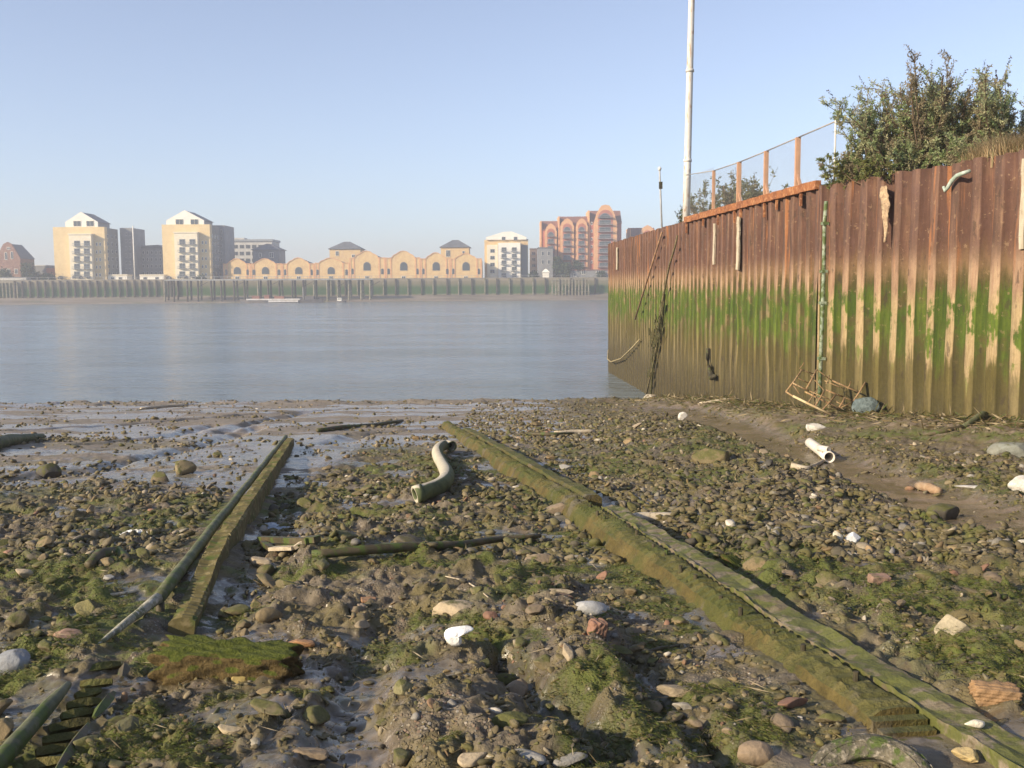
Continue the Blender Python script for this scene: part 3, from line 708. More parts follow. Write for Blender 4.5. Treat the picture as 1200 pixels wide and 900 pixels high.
# dry grass
def blades(name, label, cat, centres, n, h, cols, mat, spread, seed, kind=None, width=0.012, parent=None):
    rr = np.random.default_rng(seed); c = np.array(centres); i = rr.integers(0, len(c), n)
    B = c[i]+np.stack([rr.normal(size=n)*spread, rr.normal(size=n)*spread, np.zeros(n)], 1)
    az = rr.uniform(0, 2*np.pi, n); ln = rr.uniform(0.1, 0.7, n); hh = h*rr.uniform(0.5, 1.15, n)
    dr = np.stack([np.cos(az)*ln, np.sin(az)*ln, np.ones(n)], 1); sd_ = np.stack([-np.sin(az), np.cos(az), np.zeros(n)], 1)*width/2
    m1 = B+dr*hh[:, None]*0.55; m2 = B+dr*hh[:, None]+np.stack([np.cos(az)*ln*hh*.5, np.sin(az)*ln*hh*.5, -0.12*hh], 1)
    V = np.stack([B-sd_, B+sd_, m1-sd_, m1+sd_, m2], 1).reshape(-1, 3); b = np.arange(n)*5
    Fq = np.concatenate([np.stack([b, b+1, b+3, b+2], 1), np.stack([b+2, b+3, b+4, b+4], 1)])
    Fl = [list(q) for q in Fq[:n]]+[list(q[:3]) for q in Fq[n:]]
    col = np.array(cols)[rr.integers(0, len(cols), n)]*rr.uniform(0.75, 1.25, (n, 1))
    o = newobj(name, V, Fl, mat, parent, attrs={'tone': np.repeat(col, 5, 0)})
    return tag(o, label, cat, kind=kind)
M_straw = leaf_mat('dry_grass', 0.3)
gc = [(wall_at(Y, 0.35+0.5*rnd.random()).x+rnd.random()*0.6, Y, LANDZ) for Y in np.linspace(19.5, 23.6, 30)]
blades('dry_grass', 'straw coloured dry grass growing along the wall top right of the big bush', 'grass', gc, 8200, 0.8, [(0.52, 0.40, 0.24), (0.42, 0.31, 0.18), (0.30, 0.27, 0.14)], M_straw, 0.14, 5, kind='stuff')
# ================================================================ FAR BANK
FZ = 9.0
def BL(x): return 436+0.12*(x+90)
def YB(px, off): return BL(XX(px, 440))+off
M_farland = varied('far_ground', (0.14, 0.14, 0.10), (0.20, 0.18, 0.14), 0.05)
xa, xb = -700, 700
V = [(xa, BL(xa)+0.6, FZ), (xb, BL(xb)+0.6, FZ), (xb, 1250, FZ), (xa, 1250, FZ), (-1280, BL(xa)+0.6, FZ), (-1280, 1250, FZ), (1280, BL(xb)+0.6, FZ), (1280, 1250, FZ)]
struct(newobj('far_ground', V, [[0, 1, 2, 3], [4, 0, 3, 5], [1, 6, 7, 2]], M_farland, origin=(0, 0, 0)))
M_farmud = varied('far_mud', (0.16, 0.135, 0.11), (0.26, 0.22, 0.18), 0.12, 0.8, 0.3, 0.3, (0.3, 1, 1), moss=0.25, mossc=(0.12, 0.13, 0.08))
xs = np.linspace(xa, xb, 240); V = []
for i, x in enumerate(xs):
    wv = 2.4*math.sin(x*0.05)+1.5*math.sin(x*0.13+1)
    V += [(x, BL(x)-26+wv, -0.9), (x, BL(x)-17+wv, 0.35), (x, BL(x)-8+wv*.5, 1.4), (x, BL(x)+0.3, 2.6)]
struct(newobj('far_mud_bank', V, [[i*4+j, (i+1)*4+j, (i+1)*4+j+1, i*4+j+1] for i in range(len(xs)-1) for j in range(3)], M_farmud, origin=(0, 0, 0), smooth=True))
k = NT('river_wall_weed'); v = k.coords('Position', (0.5, 0.5, 0.25)); sp = k.n('ShaderNodeSeparateXYZ'); k.L(k.n('ShaderNodeNewGeometry').outputs['Position'], sp.inputs[0])
n = k.noise(v, 1.2, 4); zz = k.math('ADD', sp.outputs['Z'], k.math('MULTIPLY', n, 1.4))
col = k.mix(k.step(zz, 3.0, 4.2), (0.25, 0.22, 0.16), (0.055, 0.115, 0.035))
col = k.mix(k.step(zz, 6.2, 8.8), col, (0.21, 0.19, 0.12)); col = k.mix(k.step(zz, 9.0, 10.0), col, (0.30, 0.26, 0.19))
M_rwall = k.fin(col, 0.9, k.bump(n, 0.4, 0.2), 0.2)
M_dpile = varied('dark_timber', (0.045, 0.04, 0.034), (0.085, 0.075, 0.058), 0.8, 0.9)
M_lpile = varied('pale_timber', (0.17, 0.155, 0.115), (0.26, 0.24, 0.18), 0.8, 0.9, moss=0.3)
rw = thing('river_wall', 'long weedy river wall with upright fender timbers along the far bank', 'river wall', (-90, 436, 1.0))
m = MB(); a = Vector((xa, BL(xa), 0)); b = Vector((xb, BL(xb), 0))
th = math.atan(0.12); m.beam((xa, BL(xa)+0.55, 5.45), (xb, BL(xb)+0.55, 5.45), 1.1, 8.8)
m.build('wall_face', M_rwall, rw)
MB().beam((xa, BL(xa)+0.55, 10.0), (xb, BL(xb)+0.55, 10.0), 1.3, 0.26).build('coping', varied('coping_stone', (0.34, 0.31, 0.24), (0.26, 0.23, 0.18), 0.5), rw)
def pile_mesh(x, zt, zb, w_, mat, parent, name='fender_timber', dy=-0.35):
    y = BL(x)+dy; return MB().box(x-w_/2, x+w_/2, y-w_/2, y+w_/2, zb, zt).build(name, mat, parent)
for i in range(23): px = 26+8.25*i; pile_mesh(XX(px, 428), 9.7, 2.3, 0.6, M_dpile, rw)
for i in range(6): pile_mesh(XX(2+4*i, 423), 9.0, 2.3, 0.45, M_lpile, rw)
for i in range(22): px = 392+14.6*i+rnd.uniform(-1, 1); pile_mesh(XX(px, 445), 9.8, 2.3, 0.5, M_dpile if i % 2 else M_lpile, rw)
# railing on top of the wall
m = MB()
for i in range(60):
    x = XX(0+12*i, 436); m.box(x-0.06, x+0.06, BL(x)+0.5, BL(x)+0.62, 10.13, 11.1)
m.beam((-230, BL(-230)+0.56, 11.13), (60, BL(60)+0.56, 11.13), 0.1, 0.09); m.build('railing', M_grey, rw)
# jetty
jt = thing('timber_jetty', 'long timber jetty on rows of piles in front of the yellow warehouses', 'jetty', (XX(300, 415), YB(300, -13), 0))
JZ = 9.55
xa_, xb_ = XX(192, 415), XX(436, 425)
MB().beam((xa_, BL(xa_)-12.5, JZ), (xb_, BL(xb_)-12.5, JZ), 6.0, 0.5).build('deck', varied('grey_deck', (0.36, 0.37, 0.36), (0.26, 0.26, 0.25), 0.5), jt)
for i in range(19):
    px = 195+13.2*i+rnd.uniform(-1.5, 1.5); x = XX(px, 418)
    for dy in (-15, -10.2):
        mat = M_lpile if px > 380 or rnd.random() < .25 else M_dpile
        MB().tube([(x+rnd.uniform(-.3, .3), BL(x)+dy, -1.0), (x, BL(x)+dy, JZ-0.25)], 0.42, 8).build('pile', mat, jt)
    if i % 3 == 0: MB().beam((x, BL(x)-15.4, JZ-3.0), (x+XX(206, 418)-XX(194, 418), BL(x)-15.4, JZ-0.8), 0.25, 0.25).build('brace', M_dpile, jt)
m = MB()
for i in range(34):
    x = xa_+(xb_-xa_)*i/33; m.box(x-0.05, x+0.05, BL(x)-15.3, BL(x)-15.2, JZ+0.26, JZ+1.3)
m.beam((xa_, BL(xa_)-15.25, JZ+1.33), (xb_, BL(xb_)-15.25, JZ+1.33), 0.08, 0.08); m.build('handrail', M_grey, jt)
ls = thing('landing_stage', 'close row of pale upright timbers against the wall below the red brick flats', 'landing stage', (XX(667, 447), YB(667, -3), 1.6))
for i in range(12):
    px = 647+3.9*i; x = XX(px, 447); MB().box(x-0.3, x+0.3, BL(x)-3.4, BL(x)-2.8, 1.6, 9.3+rnd.uniform(-.2, .4)).build('upright', M_lpile, ls)
x0, x1 = XX(645, 447), XX(692, 447)
for zc in (8.6, 3.6): MB().beam((x0, BL(x0)-2.6, zc), (x1, BL(x1)-2.6, zc), 0.3, 0.35).build('waling', M_lpile, ls)

# ---- building kit
M_glass = NT('window_glass').fin((0.06, 0.075, 0.085), 0.15, None, 0.5)
M_ybrick = varied('yellow_brick', (0.70, 0.53, 0.29), (0.64, 0.48, 0.25), 0.4, 0.9, 0.1, 0.02)
M_ybrick2 = varied('stock_brick', (0.66, 0.47, 0.23), (0.56, 0.38, 0.19), 0.4, 0.9, 0.1, 0.02, c3=(0.62, 0.45, 0.25))
M_bbrick = varied('brown_brick', (0.27, 0.155, 0.115), (0.20, 0.115, 0.09), 0.4, 0.9, 0.1, c3=(.33, .22, .17))
M_shadebrick = varied('shaded_side_brick', (0.20, 0.20, 0.175), (0.16, 0.165, 0.15), 0.4, 0.9, 0.1)  # shade on the tower flanks put into a darker, greyer brick colour
M_cream = varied('cream_render', (0.78, 0.70, 0.52), (0.72, 0.64, 0.47), 0.3, 0.8, 0.05)
M_wrender = varied('white_render', (0.84, 0.80, 0.70), (0.78, 0.74, 0.65), 0.3, 0.8, 0.05)
M_slate = varied('slate_roof', (0.10, 0.11, 0.125), (0.14, 0.15, 0.165), 0.5, 0.7, 0.2)
M_rbrick = varied('red_brick', (0.42, 0.155, 0.10), (0.36, 0.125, 0.085), 0.4, 0.9, 0.1)
M_rroof = varied('brown_tiles', (0.25, 0.12, 0.085), (0.19, 0.09, 0.07), 0.5, 0.8, 0.2)
M_obrick = varied('buff_band_brick', (0.66, 0.37, 0.19), (0.60, 0.33, 0.17), 0.4, 0.9, 0.1)
M_steel = varied('grey_steel', (0.22, 0.24, 0.26), (0.28, 0.30, 0.31), 1, 0.5, 0.0)
M_conc = varied('pale_concrete', (0.52, 0.51, 0.48), (0.44, 0.43, 0.40), 0.3, 0.85, 0.05)
M_dclad = varied('dark_cladding', (0.19, 0.195, 0.20), (0.24, 0.24, 0.24), 0.3, 0.7, 0.05)
cache = {}
def inst(name, key, maker, mat, parent, loc):
    """child of parent at world location loc sharing one mesh per key"""
    if key not in cache:
        me = bpy.data.meshes.new(name); mb = maker(); me.from_pydata(mb.V, [], mb.F); me.materials.append(mat); me.update(); cache[key] = me
    o = bpy.data.objects.new(name, cache[key]); COL.objects.link(o); o.parent = parent
    o.location = Vector(loc)-Vector(WL[parent.name]); WL[o.name] = tuple(loc); return o
def arch(wd, h, ox=0, oz=0):
    p = [(-wd/2+ox, oz), (wd/2+ox, oz)]; zc = h-wd/2
    for i in range(9): a_ = math.pi*i/8; p.append((wd/2*math.cos(a_)+ox, oz+zc+wd/2*math.sin(a_)))
    return p
def window(root, px, py, wpx, hpx, Y, fm, gm=None, kind='window', arched=False):
    """py is the window's centre"""
    wd = round(wpx/F*Y, 1); h = round(hpx/F*Y, 1); x = XX(px, Y, py); z_ = ZZ(px, py, Y)-h/2; gm = gm or M_glass
    kk = (kind, wd, h, arched, fm.name)
    if arched: o = inst(kind, kk, lambda: MB().prism(arch(wd, h), -0.12, 0.05), fm, root, (x, Y, z_))
    else: o = inst(kind, kk, lambda: MB().box(-wd/2, wd/2, -0.12, 0.05, 0, h), fm, root, (x, Y, z_))
    f_ = 0.16
    def gl():
        m = MB()
        if arched: m.prism(arch(wd-2*f_, h-2*f_, 0, f_), -0.17, -0.05)
        else:
            nb = 2 if wd > 1.3 else 1; pw = (wd-f_*(nb+1))/nb
            for q in range(nb): m.box(-wd/2+f_+q*(pw+f_), -wd/2+f_+q*(pw+f_)+pw, -0.17, -0.05, f_, h-f_)
        return m
    inst('pane', ('g',)+kk+(gm.name,), gl, gm, o, (x, Y, z_)); return o
def box_px(root, name, px0, px1, py0, Y, depth, mat, z0=FZ):
    pm = (px0+px1)/2; return MB().box(XX(px0, Y), XX(px1, Y), Y, Y+depth, z0, ZZ(pm, py0, Y)).build(name, mat, root)
def balcony(root, px, py, wpx, Y, hpx=3.0):
    wd = round(wpx/F*Y, 1)
    def mk():
        m = MB(); m.box(-wd/2, wd/2, -1.3, -0.02, 0, 0.16)
        m.box(-wd/2, wd/2, -1.3, -1.22, 1.05, 1.13)
        for i in range(int(wd/0.35)+1): x = -wd/2+0.04+i*(wd-0.08)/int(wd/0.35); m.box(x-0.03, x+0.03, -1.29, -1.23, 0.16, 1.05)
        for s in (-1, 1): m.box(s*wd/2-0.04, s*wd/2+0.04, -1.2, -0.05, 1.05, 1.12)
        return m
    return inst('balcony', ('balc', wd), mk, M_steel, root, (XX(px, Y, py), Y, ZZ(px, py, Y)))
def tower(label, a, b, top, gx0, gx1, gtop, bx0, bx1, btop, depth, side_wing=None):
    Y = YB((a+b)/2, 16); mid = (a+b)/2
    t = thing('apartment_tower', label, 'apartment building', (XX(mid, Y), Y, FZ))
    w_ = box_px(t, 'wall', a, b, top, Y, 3.0, M_ybrick); MB().box(XX(a, Y)+.05, XX(b, Y)-.05, Y+3.0, Y+depth, FZ, ZZ((a+b)/2, top, Y)-.3).build('rear_block', M_shadebrick, t)
    x0, x1 = XX(gx0, Y), XX(gx1, Y); zt = ZZ(mid, top, Y)
    ze = ZZ(mid, gtop+12, Y); zp = ZZ(mid, gtop, Y); cx = (x0+x1)/2
    MB().prism([(x0, zt+0.01), (x1, zt+0.01), (x1, ze), (cx, zp), (x0, ze)], Y+0.6, Y+1.2).build('gable', M_wrender, t)
    MB().box(x0+0.2, x1-0.2, Y+1.2, Y+depth-1, zt+0.01, ze-0.2).build('upper_storey', M_dclad, t)
    MB().prism([(x0-0.5, ze-0.15), (x1+0.5, ze-0.15), (cx, zp-0.2)], Y+1.25, Y+depth-0.5).build('roof', M_slate, t)
    for i in range(2):
        px = gx0+(gx1-gx0)*(0.3+0.4*i); window(t, px, gtop+14, 9, 6.5, Y+0.6, M_cream)
    # pale projecting bay
    pb = 2.6; bay = MB().box(XX(bx0, Y-pb), XX(bx1, Y-pb), Y-pb, Y-0.02, FZ, ZZ(mid, btop, Y-pb)).build('bay', M_cream, t)
    MB().box(XX(bx0, Y-pb)-0.3, XX(bx1, Y-pb)+0.3, Y-pb-0.3, Y-0.03, ZZ(mid, btop, Y-pb)+0.005, ZZ(mid, btop-1.2, Y-pb)).build('bay_parapet', M_cream, t)
    H_ = 325-btop-5; rowsn = 5
    for r_ in range(rowsn):
        py = btop+7+H_/rowsn*(r_+0.35)
        for f_ in (0.28, 0.72):
            px = bx0+(bx1-bx0)*f_; window(t, px, py, 6.6, 6.0, Y-pb, M_steel); balcony(t, px, py+3.2, 9, Y-pb)
        for px in (bx1+4.5, bx1+8.5): window(t, px, py+1, 2.0, 4.0, Y, M_wrender)
    for f_ in (0.15, 0.45, 0.8): window(t, bx0+(bx1-bx0)*f_, 324.5, 4.5, 4, Y-pb, M_dclad, arched=True)
    window(t, a+6, 325, 6.5, 3.5, Y, M_dclad, arched=True)
    if side_wing:
        p0, p1, pt, dp = side_wing; Y2 = Y+dp
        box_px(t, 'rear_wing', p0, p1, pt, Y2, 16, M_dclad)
        for r_ in range(6):
            for px in np.arange(p0+5, p1-1, 4.5): window(t, float(px), pt+7+r_*8.5, 1.8, 4.2, Y2, M_conc)
    # windows in the shaded side
    xs_ = XX(b, Y)
    for r_ in range(6):
        for q in range(3):
            z_ = FZ+3+r_*3.3; y_ = Y+3+q*4.6
            o = inst('window', ('sidewin',), lambda: MB().box(-0.05, 0.12, -0.8, 0.8, 0, 1.7), M_conc, t, (xs_, y_, z_))
            inst('pane', ('sidepane',), lambda: MB().box(0.02, 0.16, -0.65, 0.65, 0.15, 1.55), M_glass, o, (xs_, y_, z_))
    return t
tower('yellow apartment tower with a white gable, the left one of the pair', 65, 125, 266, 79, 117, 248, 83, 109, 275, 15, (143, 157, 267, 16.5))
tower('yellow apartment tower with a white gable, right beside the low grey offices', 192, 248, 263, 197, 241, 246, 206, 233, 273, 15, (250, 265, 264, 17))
# dark long block between the towers
def simple(label, cat, name, a, b, top, off, depth, mat, roofm=None, win=None, frame=None, wkw={}):
    Y = YB((a+b)/2, off); t = thing(name, label, cat, (XX((a+b)/2, Y), Y, FZ)); box_px(t, 'wall', a, b, top, Y, depth, mat)
    if win:
        for px, py, ww, hh in win: window(t, px, py, ww, hh, Y, frame or M_conc, **wkw)
    return t, Y
t, Y = simple('dark grey flat block between the two yellow towers', 'building', 'office_block', 160, 192, 291, 40, 14, M_dclad, win=[(163+5*i, 296+8*j, 2.4, 4) for i in range(6) for j in range(4)])
MB().prism([(XX(160, Y)-.3, ZZ(176, 291, Y)+.01), (XX(192, Y)+.3, ZZ(176, 291, Y)+.01), (XX(187, Y), ZZ(176, 287, Y)), (XX(164, Y), ZZ(176, 288, Y))], Y-0.3, Y+14.3).build('roof', M_slate, t)
for a, b, lab in [(126, 149, 'low white one-storey annexe attached beside the left yellow tower'), (164, 192, 'low white one-storey annexe left of the right yellow tower')]:
    t, Y = simple(lab, 'building', 'annexe', a, b, 323, 15.5, 6, M_wrender, win=[(a+6, 326, 4, 2.6), (b-8, 326, 4, 2.6)], frame=M_dclad)
    box_px(t, 'parapet', a-0.4, b+0.4, 321.6, Y-0.3, 6.6, M_cream, z0=ZZ((a+b)/2, 323, Y)+0.01)
# white pole
Y = YB(158, 8); x = XX(158.3, Y)
fpo = thing('flagpole', 'tall white pole standing right of the left yellow tower', 'pole', (x, Y, FZ))
MB().tube([(x, Y, FZ), (x, Y, ZZ(158, 266, Y))], [0.32, 0.22], 8).build('shaft', M_wrender, fpo, True)
MB().tube([(x, Y, ZZ(158, 266, Y)), (x, Y, ZZ(158, 266, Y)+0.5)], [0.35, 0.3], 8).build('finial', M_wrender, fpo, True)
# red gabled house on the far left
Y = YB(12, 16); t = thing('brick_house', 'red brick house with a rounded gable at the far left edge', 'house', (XX(12, Y), Y, FZ))
x0, x1 = XX(-4, Y), XX(25, Y); g_ = [(x0, FZ), (x1, FZ), (x1, ZZ(12, 303, Y)), (XX(21, Y), ZZ(12, 295, Y)), (XX(16, Y), ZZ(12, 286, Y)), (XX(11, Y), ZZ(12, 283.5, Y)), (XX(6, Y), ZZ(12, 286, Y)), (XX(1, Y), ZZ(12, 295, Y)), (x0, ZZ(12, 303, Y))]
MB().prism(g_, Y, Y+0.8).build('front_gable', M_bbrick, t); MB().box(x0+.1, x1-.05, Y+0.8, Y+13, FZ, ZZ(12, 303, Y)-.01).build('wall', M_bbrick, t)
MB().prism([(x0, ZZ(12, 303, Y)), (x1+.3, ZZ(12, 303, Y)), ((x0+x1)/2, ZZ(12, 285.5, Y))], Y+0.8, Y+13.3).build('roof', M_slate, t)
for px, py, ww, hh, ar in [(7, 300, 3, 9, 1), (14, 299, 3, 9, 1), (3, 318, 4, 6, 0), (10, 318, 4, 6, 0), (19, 318, 4, 6, 0), (10, 291, 4, 3, 0)]: window(t, px, py, ww, hh, Y, M_wrender, arched=bool(ar))
t, Y = simple('low cream wall of a shed below the red gabled house', 'shed', 'shed', -6, 31, 325.5, 3, 5, M_conc); box_px(t, 'roof', -7, 31.5, 324.6, Y-0.2, 5.4, M_slate, z0=ZZ(12, 325.5, Y)+.01)
t, Y = simple('small dark red hut behind the bushes left of the yellow tower', 'shed', 'hut', 55, 64, 314, 26, 6, M_rbrick); box_px(t, 'roof', 54.5, 64.5, 312.8, Y-0.2, 6.4, M_slate, z0=ZZ(60, 314, Y)+.01)
t, Y = simple('low dark glazed pavilion roofed grey between bushes and the red house', 'building', 'pavilion', 38, 56, 312, 34, 9, M_dclad); box_px(t, 'roof', 37, 57, 310.8, Y-0.2, 9.4, M_conc, z0=ZZ(46, 312, Y)+.01)
# pale office block with hip roofed house
t, Y = simple('pale grey office block with rows of windows behind the hip roofed house', 'building', 'office_block', 263, 320, 283, 60, 16, M_conc, win=[(269+7.2*i, 289+8*j, 5, 4.2) for i in range(7) for j in range(3)], frame=M_dclad)
MB().box(XX(262, Y), XX(321, Y), Y-0.5, Y+16.5, ZZ(290, 283, Y)+.01, ZZ(290, 280.5, Y)).build('roof_slab', M_steel, t)
MB().box(XX(272, Y), XX(286, Y), Y+3, Y+9, ZZ(290, 280.5, Y)+.01, ZZ(290, 278.3, Y)).build('roof_plant', M_conc, t)
def hiphouse(label, a, b, eave, peak, off, mat, wins, depth=13):
    t, Y = simple(label, 'house', 'hip_roofed_house', a, b, eave, off, depth, mat, win=wins, frame=M_wrender)
    z0 = ZZ((a+b)/2, eave, Y); MB().hip(XX(a, Y), XX(b, Y), Y, Y+depth, z0+0.27, ZZ((a+b)/2, peak, Y), 0.25, 0.6).build('roof', M_slate, t); return t
hiphouse('dark hip roofed house rising behind the leftmost yellow gables', 297, 328, 293, 285, 42, M_dclad, [(318, 299, 5, 6), (305, 299, 3, 5)])
hiphouse('square brick house with slate hip roof behind the middle of the gable row', 387, 423, 292, 282.5, 38, M_ybrick2, [(395, 297, 4, 5.5), (414, 300, 4, 4)])
hiphouse('square brick house with slate hip roof behind the right end of the gable row', 517, 550, 290, 280.5, 38, M_ybrick2, [(525, 297, 5, 8), (543, 296, 3, 4)])
# row of gabled warehouses
units = [(262, 294, 278, 303, 310, 'next to the right yellow tower'), (294, 331, 311, 303, 310, 'second from left in its row'), (331, 369, 350, 302, 310, 'third from left in its row'),
         (369, 410, 388, 302, 309, 'below the left hip roofed house'), (410, 452, 430, 294, 303, 'fifth from left in its row'),
         (452, 493, 473, 294, 303, 'sixth from left in its row'), (493, 528, 511, 296, 304, 'below the right hip roofed house'), (528, 565, 546, 297, 304, 'next to the white block')]
for a, b, c, pk, par, wh in units:
    Y = YB(395, 12.5); t = thing('gabled_warehouse', 'buff brick house with curved gable, '+wh, 'house', (XX(c, Y), Y, FZ), 'gabled brick houses in a row on the far bank')
    gw = (b-a)*0.34; q = lambda px: XX(px, Y); zz_ = lambda py: ZZ(c, py, Y)
    pr_h = par-pk
    poly = [(q(a+.15), FZ), (q(b-.15), FZ), (q(b-.15), zz_(par-.8)), (q(c+gw), zz_(par-.8)), (q(c+gw*.8), zz_(par-pr_h*.45)), (q(c+gw*.55), zz_(par-pr_h*.62)), (q(c+gw*.3), zz_(par-pr_h*.9)), (q(c), zz_(pk)), (q(c-gw*.3), zz_(par-pr_h*.9)), (q(c-gw*.55), zz_(par-pr_h*.62)), (q(c-gw*.8), zz_(par-pr_h*.45)), (q(c-gw), zz_(par-.8)), (q(a+.15), zz_(par-.8))]
    MB().prism(poly, Y, Y+0.7).build('front_wall', M_ybrick2, t)
    MB().box(q(a+.3), q(b-.3), Y+0.7, Y+14, FZ, zz_(par+1)).build('body', M_ybrick2, t)
    MB().prism([(q(a+.5), zz_(par+1)+.01), (q(b-.5), zz_(par+1)+.01), (q(c), zz_(pk+1.2))], Y+0.72, Y+14.3).build('roof', M_slate, t)
    for px_ in (a+.9, b-.9, c-gw-.6, c+gw+.6): MB().box(q(px_)-.3, q(px_)+.3, Y-.15, Y-.01, FZ, zz_(par)+.3).build('pilaster', M_obrick, t)
    band = MB()
    for p0, p1 in zip(poly[2:-1], poly[3:]): band.beam((p0[0], Y-0.05, p0[1]), (p1[0], Y-0.05, p1[1]), 0.3, 0.35, up=(0, 1, 0))
    band.build('coping', M_obrick, t)
    big = (313+(0 if pk > 300 else -5)); window(t, c, big+4, 8.5, 10 if pk < 300 else 8.5, Y, M_dclad, arched=True)
    for px in (a+3.5, b-4): window(t, px, 318 if pk < 300 else 319, 3.2, 7, Y, M_dclad, arched=True)
    window(t, c, 325.5, 5, 4, Y, M_wrender)
# white block at the right end of the row
Y = YB(594, 13); t = thing('white_apartment_block', 'white five-storey block with low gable between the gable row and red flats', 'apartment building', (XX(594, Y), Y, FZ))
box_px(t, 'wall', 568, 619, 281, Y+2.5, 14, M_ybrick2); box_px(t, 'front_bay', 584, 610, 284.5, Y, 2.48, M_wrender); box_px(t, 'side_bay', 571, 583.5, 287, Y+1.0, 1.49, M_cream)
x0, x1 = XX(570, Y+2), XX(617, Y+2); zt = ZZ(594, 281, Y+2.5)
MB().prism([(x0, zt+.01), (x1, zt+.01), (x1, zt+1.2), (XX(600, Y), ZZ(594, 271, Y)), (XX(590, Y), ZZ(594, 271.5, Y)), (x0, zt+1.2)], Y+1.6, Y+2.4).build('gable', M_wrender, t)
MB().prism([(x0, zt+.02), (x1+1, zt+.02), (XX(597, Y), ZZ(594, 272, Y))], Y+2.5, Y+16).build('roof', M_slate, t)
box_px(t, 'glazed_stair', 611, 618.5, 287, Y+1.6, 0.88, M_glass)
for r_ in range(5):
    for px in (590.5, 602.5): window(t, px, 292+r_*7.6, 5.5, 4.2, Y, M_steel); balcony(t, px, 295+r_*7.6, 7.5, Y)
for r_ in range(4): window(t, 577, 294+r_*8, 5, 4, Y+1.0, M_steel)
for px in (590, 604): window(t, px, 279.5, 4, 4, Y+1.6, M_steel)
# red brick flats
def redflats(label, a, b, eave, ridge, gables, off, depth, name='red_brick_flats'):
    Y = YB((a+b)/2, off); t = thing(name, label, 'apartment building', (XX((a+b)/2, Y), Y, FZ)); c = (a+b)/2
    box_px(t, 'wall', a, b, eave, Y, depth, M_rbrick); q = lambda px: XX(px, Y); zz_ = lambda py: ZZ(c, py, Y)
    MB().prismx([(Y-0.3, zz_(eave)+.01), (Y+depth+.3, zz_(eave)+.01), (Y+depth/2, zz_(ridge))], q(a)-.2, q(b)+.2).build('roof', M_rroof, t)
    MB().box(q(a)-0.25, q(a)+0.35, Y-0.35, Y+depth, FZ, zz_(ridge+1)).build('party_wall', M_obrick, t)
    for (gc_, gw, gt, gb, wn) in gables:
        poly = [(q(gc_-gw), FZ+.01), (q(gc_+gw), FZ+.01), (q(gc_+gw), zz_(gb)), (q(gc_+gw*.75), zz_(gb-(gb-gt)*.55)), (q(gc_+gw*.35), zz_(gt+1.2)), (q(gc_), zz_(gt)), (q(gc_-gw*.35), zz_(gt+1.2)), (q(gc_-gw*.75), zz_(gb-(gb-gt)*.55)), (q(gc_-gw), zz_(gb))]
        MB().prism(poly, Y-1.5, Y-0.02).build('gable_bay', M_obrick, t)
        MB().prism(arch((gw*1.25)/F*Y, zz_(gt+6)-FZ-4, q(gc_), FZ+4), Y-1.62, Y-1.4).build('tall_arch_recess', M_rbrick, t)
        for r_ in range(wn):
            py = gt+12+r_*8.3; window(t, gc_, py, gw*1.0, 4.6, Y-1.55, M_steel, arched=(r_ == 0))
            balcony(t, gc_, py+3.2, gw*1.3, Y-1.6)
    return t, Y
redflats('lower left part of the red brick flats with one narrow pointed gable', 634, 654.5, 270, 258, [(645.5, 7, 262, 272, 6)], 22, 13)
redflats('middle part of the red brick flats with two pointed gables', 655, 689.5, 264, 252.5, [(664.5, 8, 256, 266, 7), (681.5, 7, 256, 266, 7)], 20, 14)
t, Y = redflats('tallest part of the red brick flats with one broad high gable', 690, 728, 262, 245.5, [(709, 13.5, 240, 262, 8)], 18, 16)
for r_ in range(6): window(t, 693.5, 262+r_*9, 2.2, 3.5, Y, M_wrender)
redflats('separate red gabled block showing over the far end of the rusty wall', 738, 768, 277, 266, [(758, 8, 264, 272, 3)], 24, 14)
t, Y = simple('low dark grey building in front of the left red brick flats', 'building', 'dark_shed', 631, 648, 291, 12, 8, M_dclad, win=[(636, 297, 3, 5), (643, 297, 3, 5), (636, 307, 3, 5), (643, 307, 3, 5)])
box_px(t, 'roof', 630.5, 648.5, 289.8, Y-.2, 8.4, M_slate, z0=ZZ(640, 291, Y)+.01)
t, Y = simple('small pale yellow block between the white block and red flats', 'building', 'pale_block', 621, 630, 292, 34, 8, M_cream, win=[(625.5, 297+7*i, 4, 3.5) for i in range(4)]); box_px(t, 'roof', 620.6, 630.4, 291, Y-.2, 8.4, M_conc, z0=ZZ(625, 292, Y)+.01)
t, Y = simple('long low dark terrace with pale doors at the foot of the red brick flats', 'building', 'terrace', 668, 712, 317, 9, 6, M_dclad, win=[(684, 319, 5, 5), (701, 319, 5, 5), (674, 322, 4, 4)], frame=M_wrender); box_px(t, 'roof', 667.5, 712.5, 315.8, Y-.2, 6.4, M_rroof, z0=ZZ(690, 317, Y)+.01)
Y = YB(640, 5); x0, x1 = XX(635.5, Y), XX(644, Y); mv = thing('marquee', 'small white tent roof on the quay before the red flats', 'tent', ((x0+x1)/2, Y, FZ))
MB().hip(x0, x1, Y, Y+3, ZZ(640, 319.5, Y)+.3, ZZ(640, 315, Y), 0.3, 0.1).build('tent_roof', M_wrender, mv); MB().box(x0+.2, x1-.2, Y+.2, Y+2.8, FZ, ZZ(640, 319.5, Y)).build('tent_wall', M_wrender, mv)
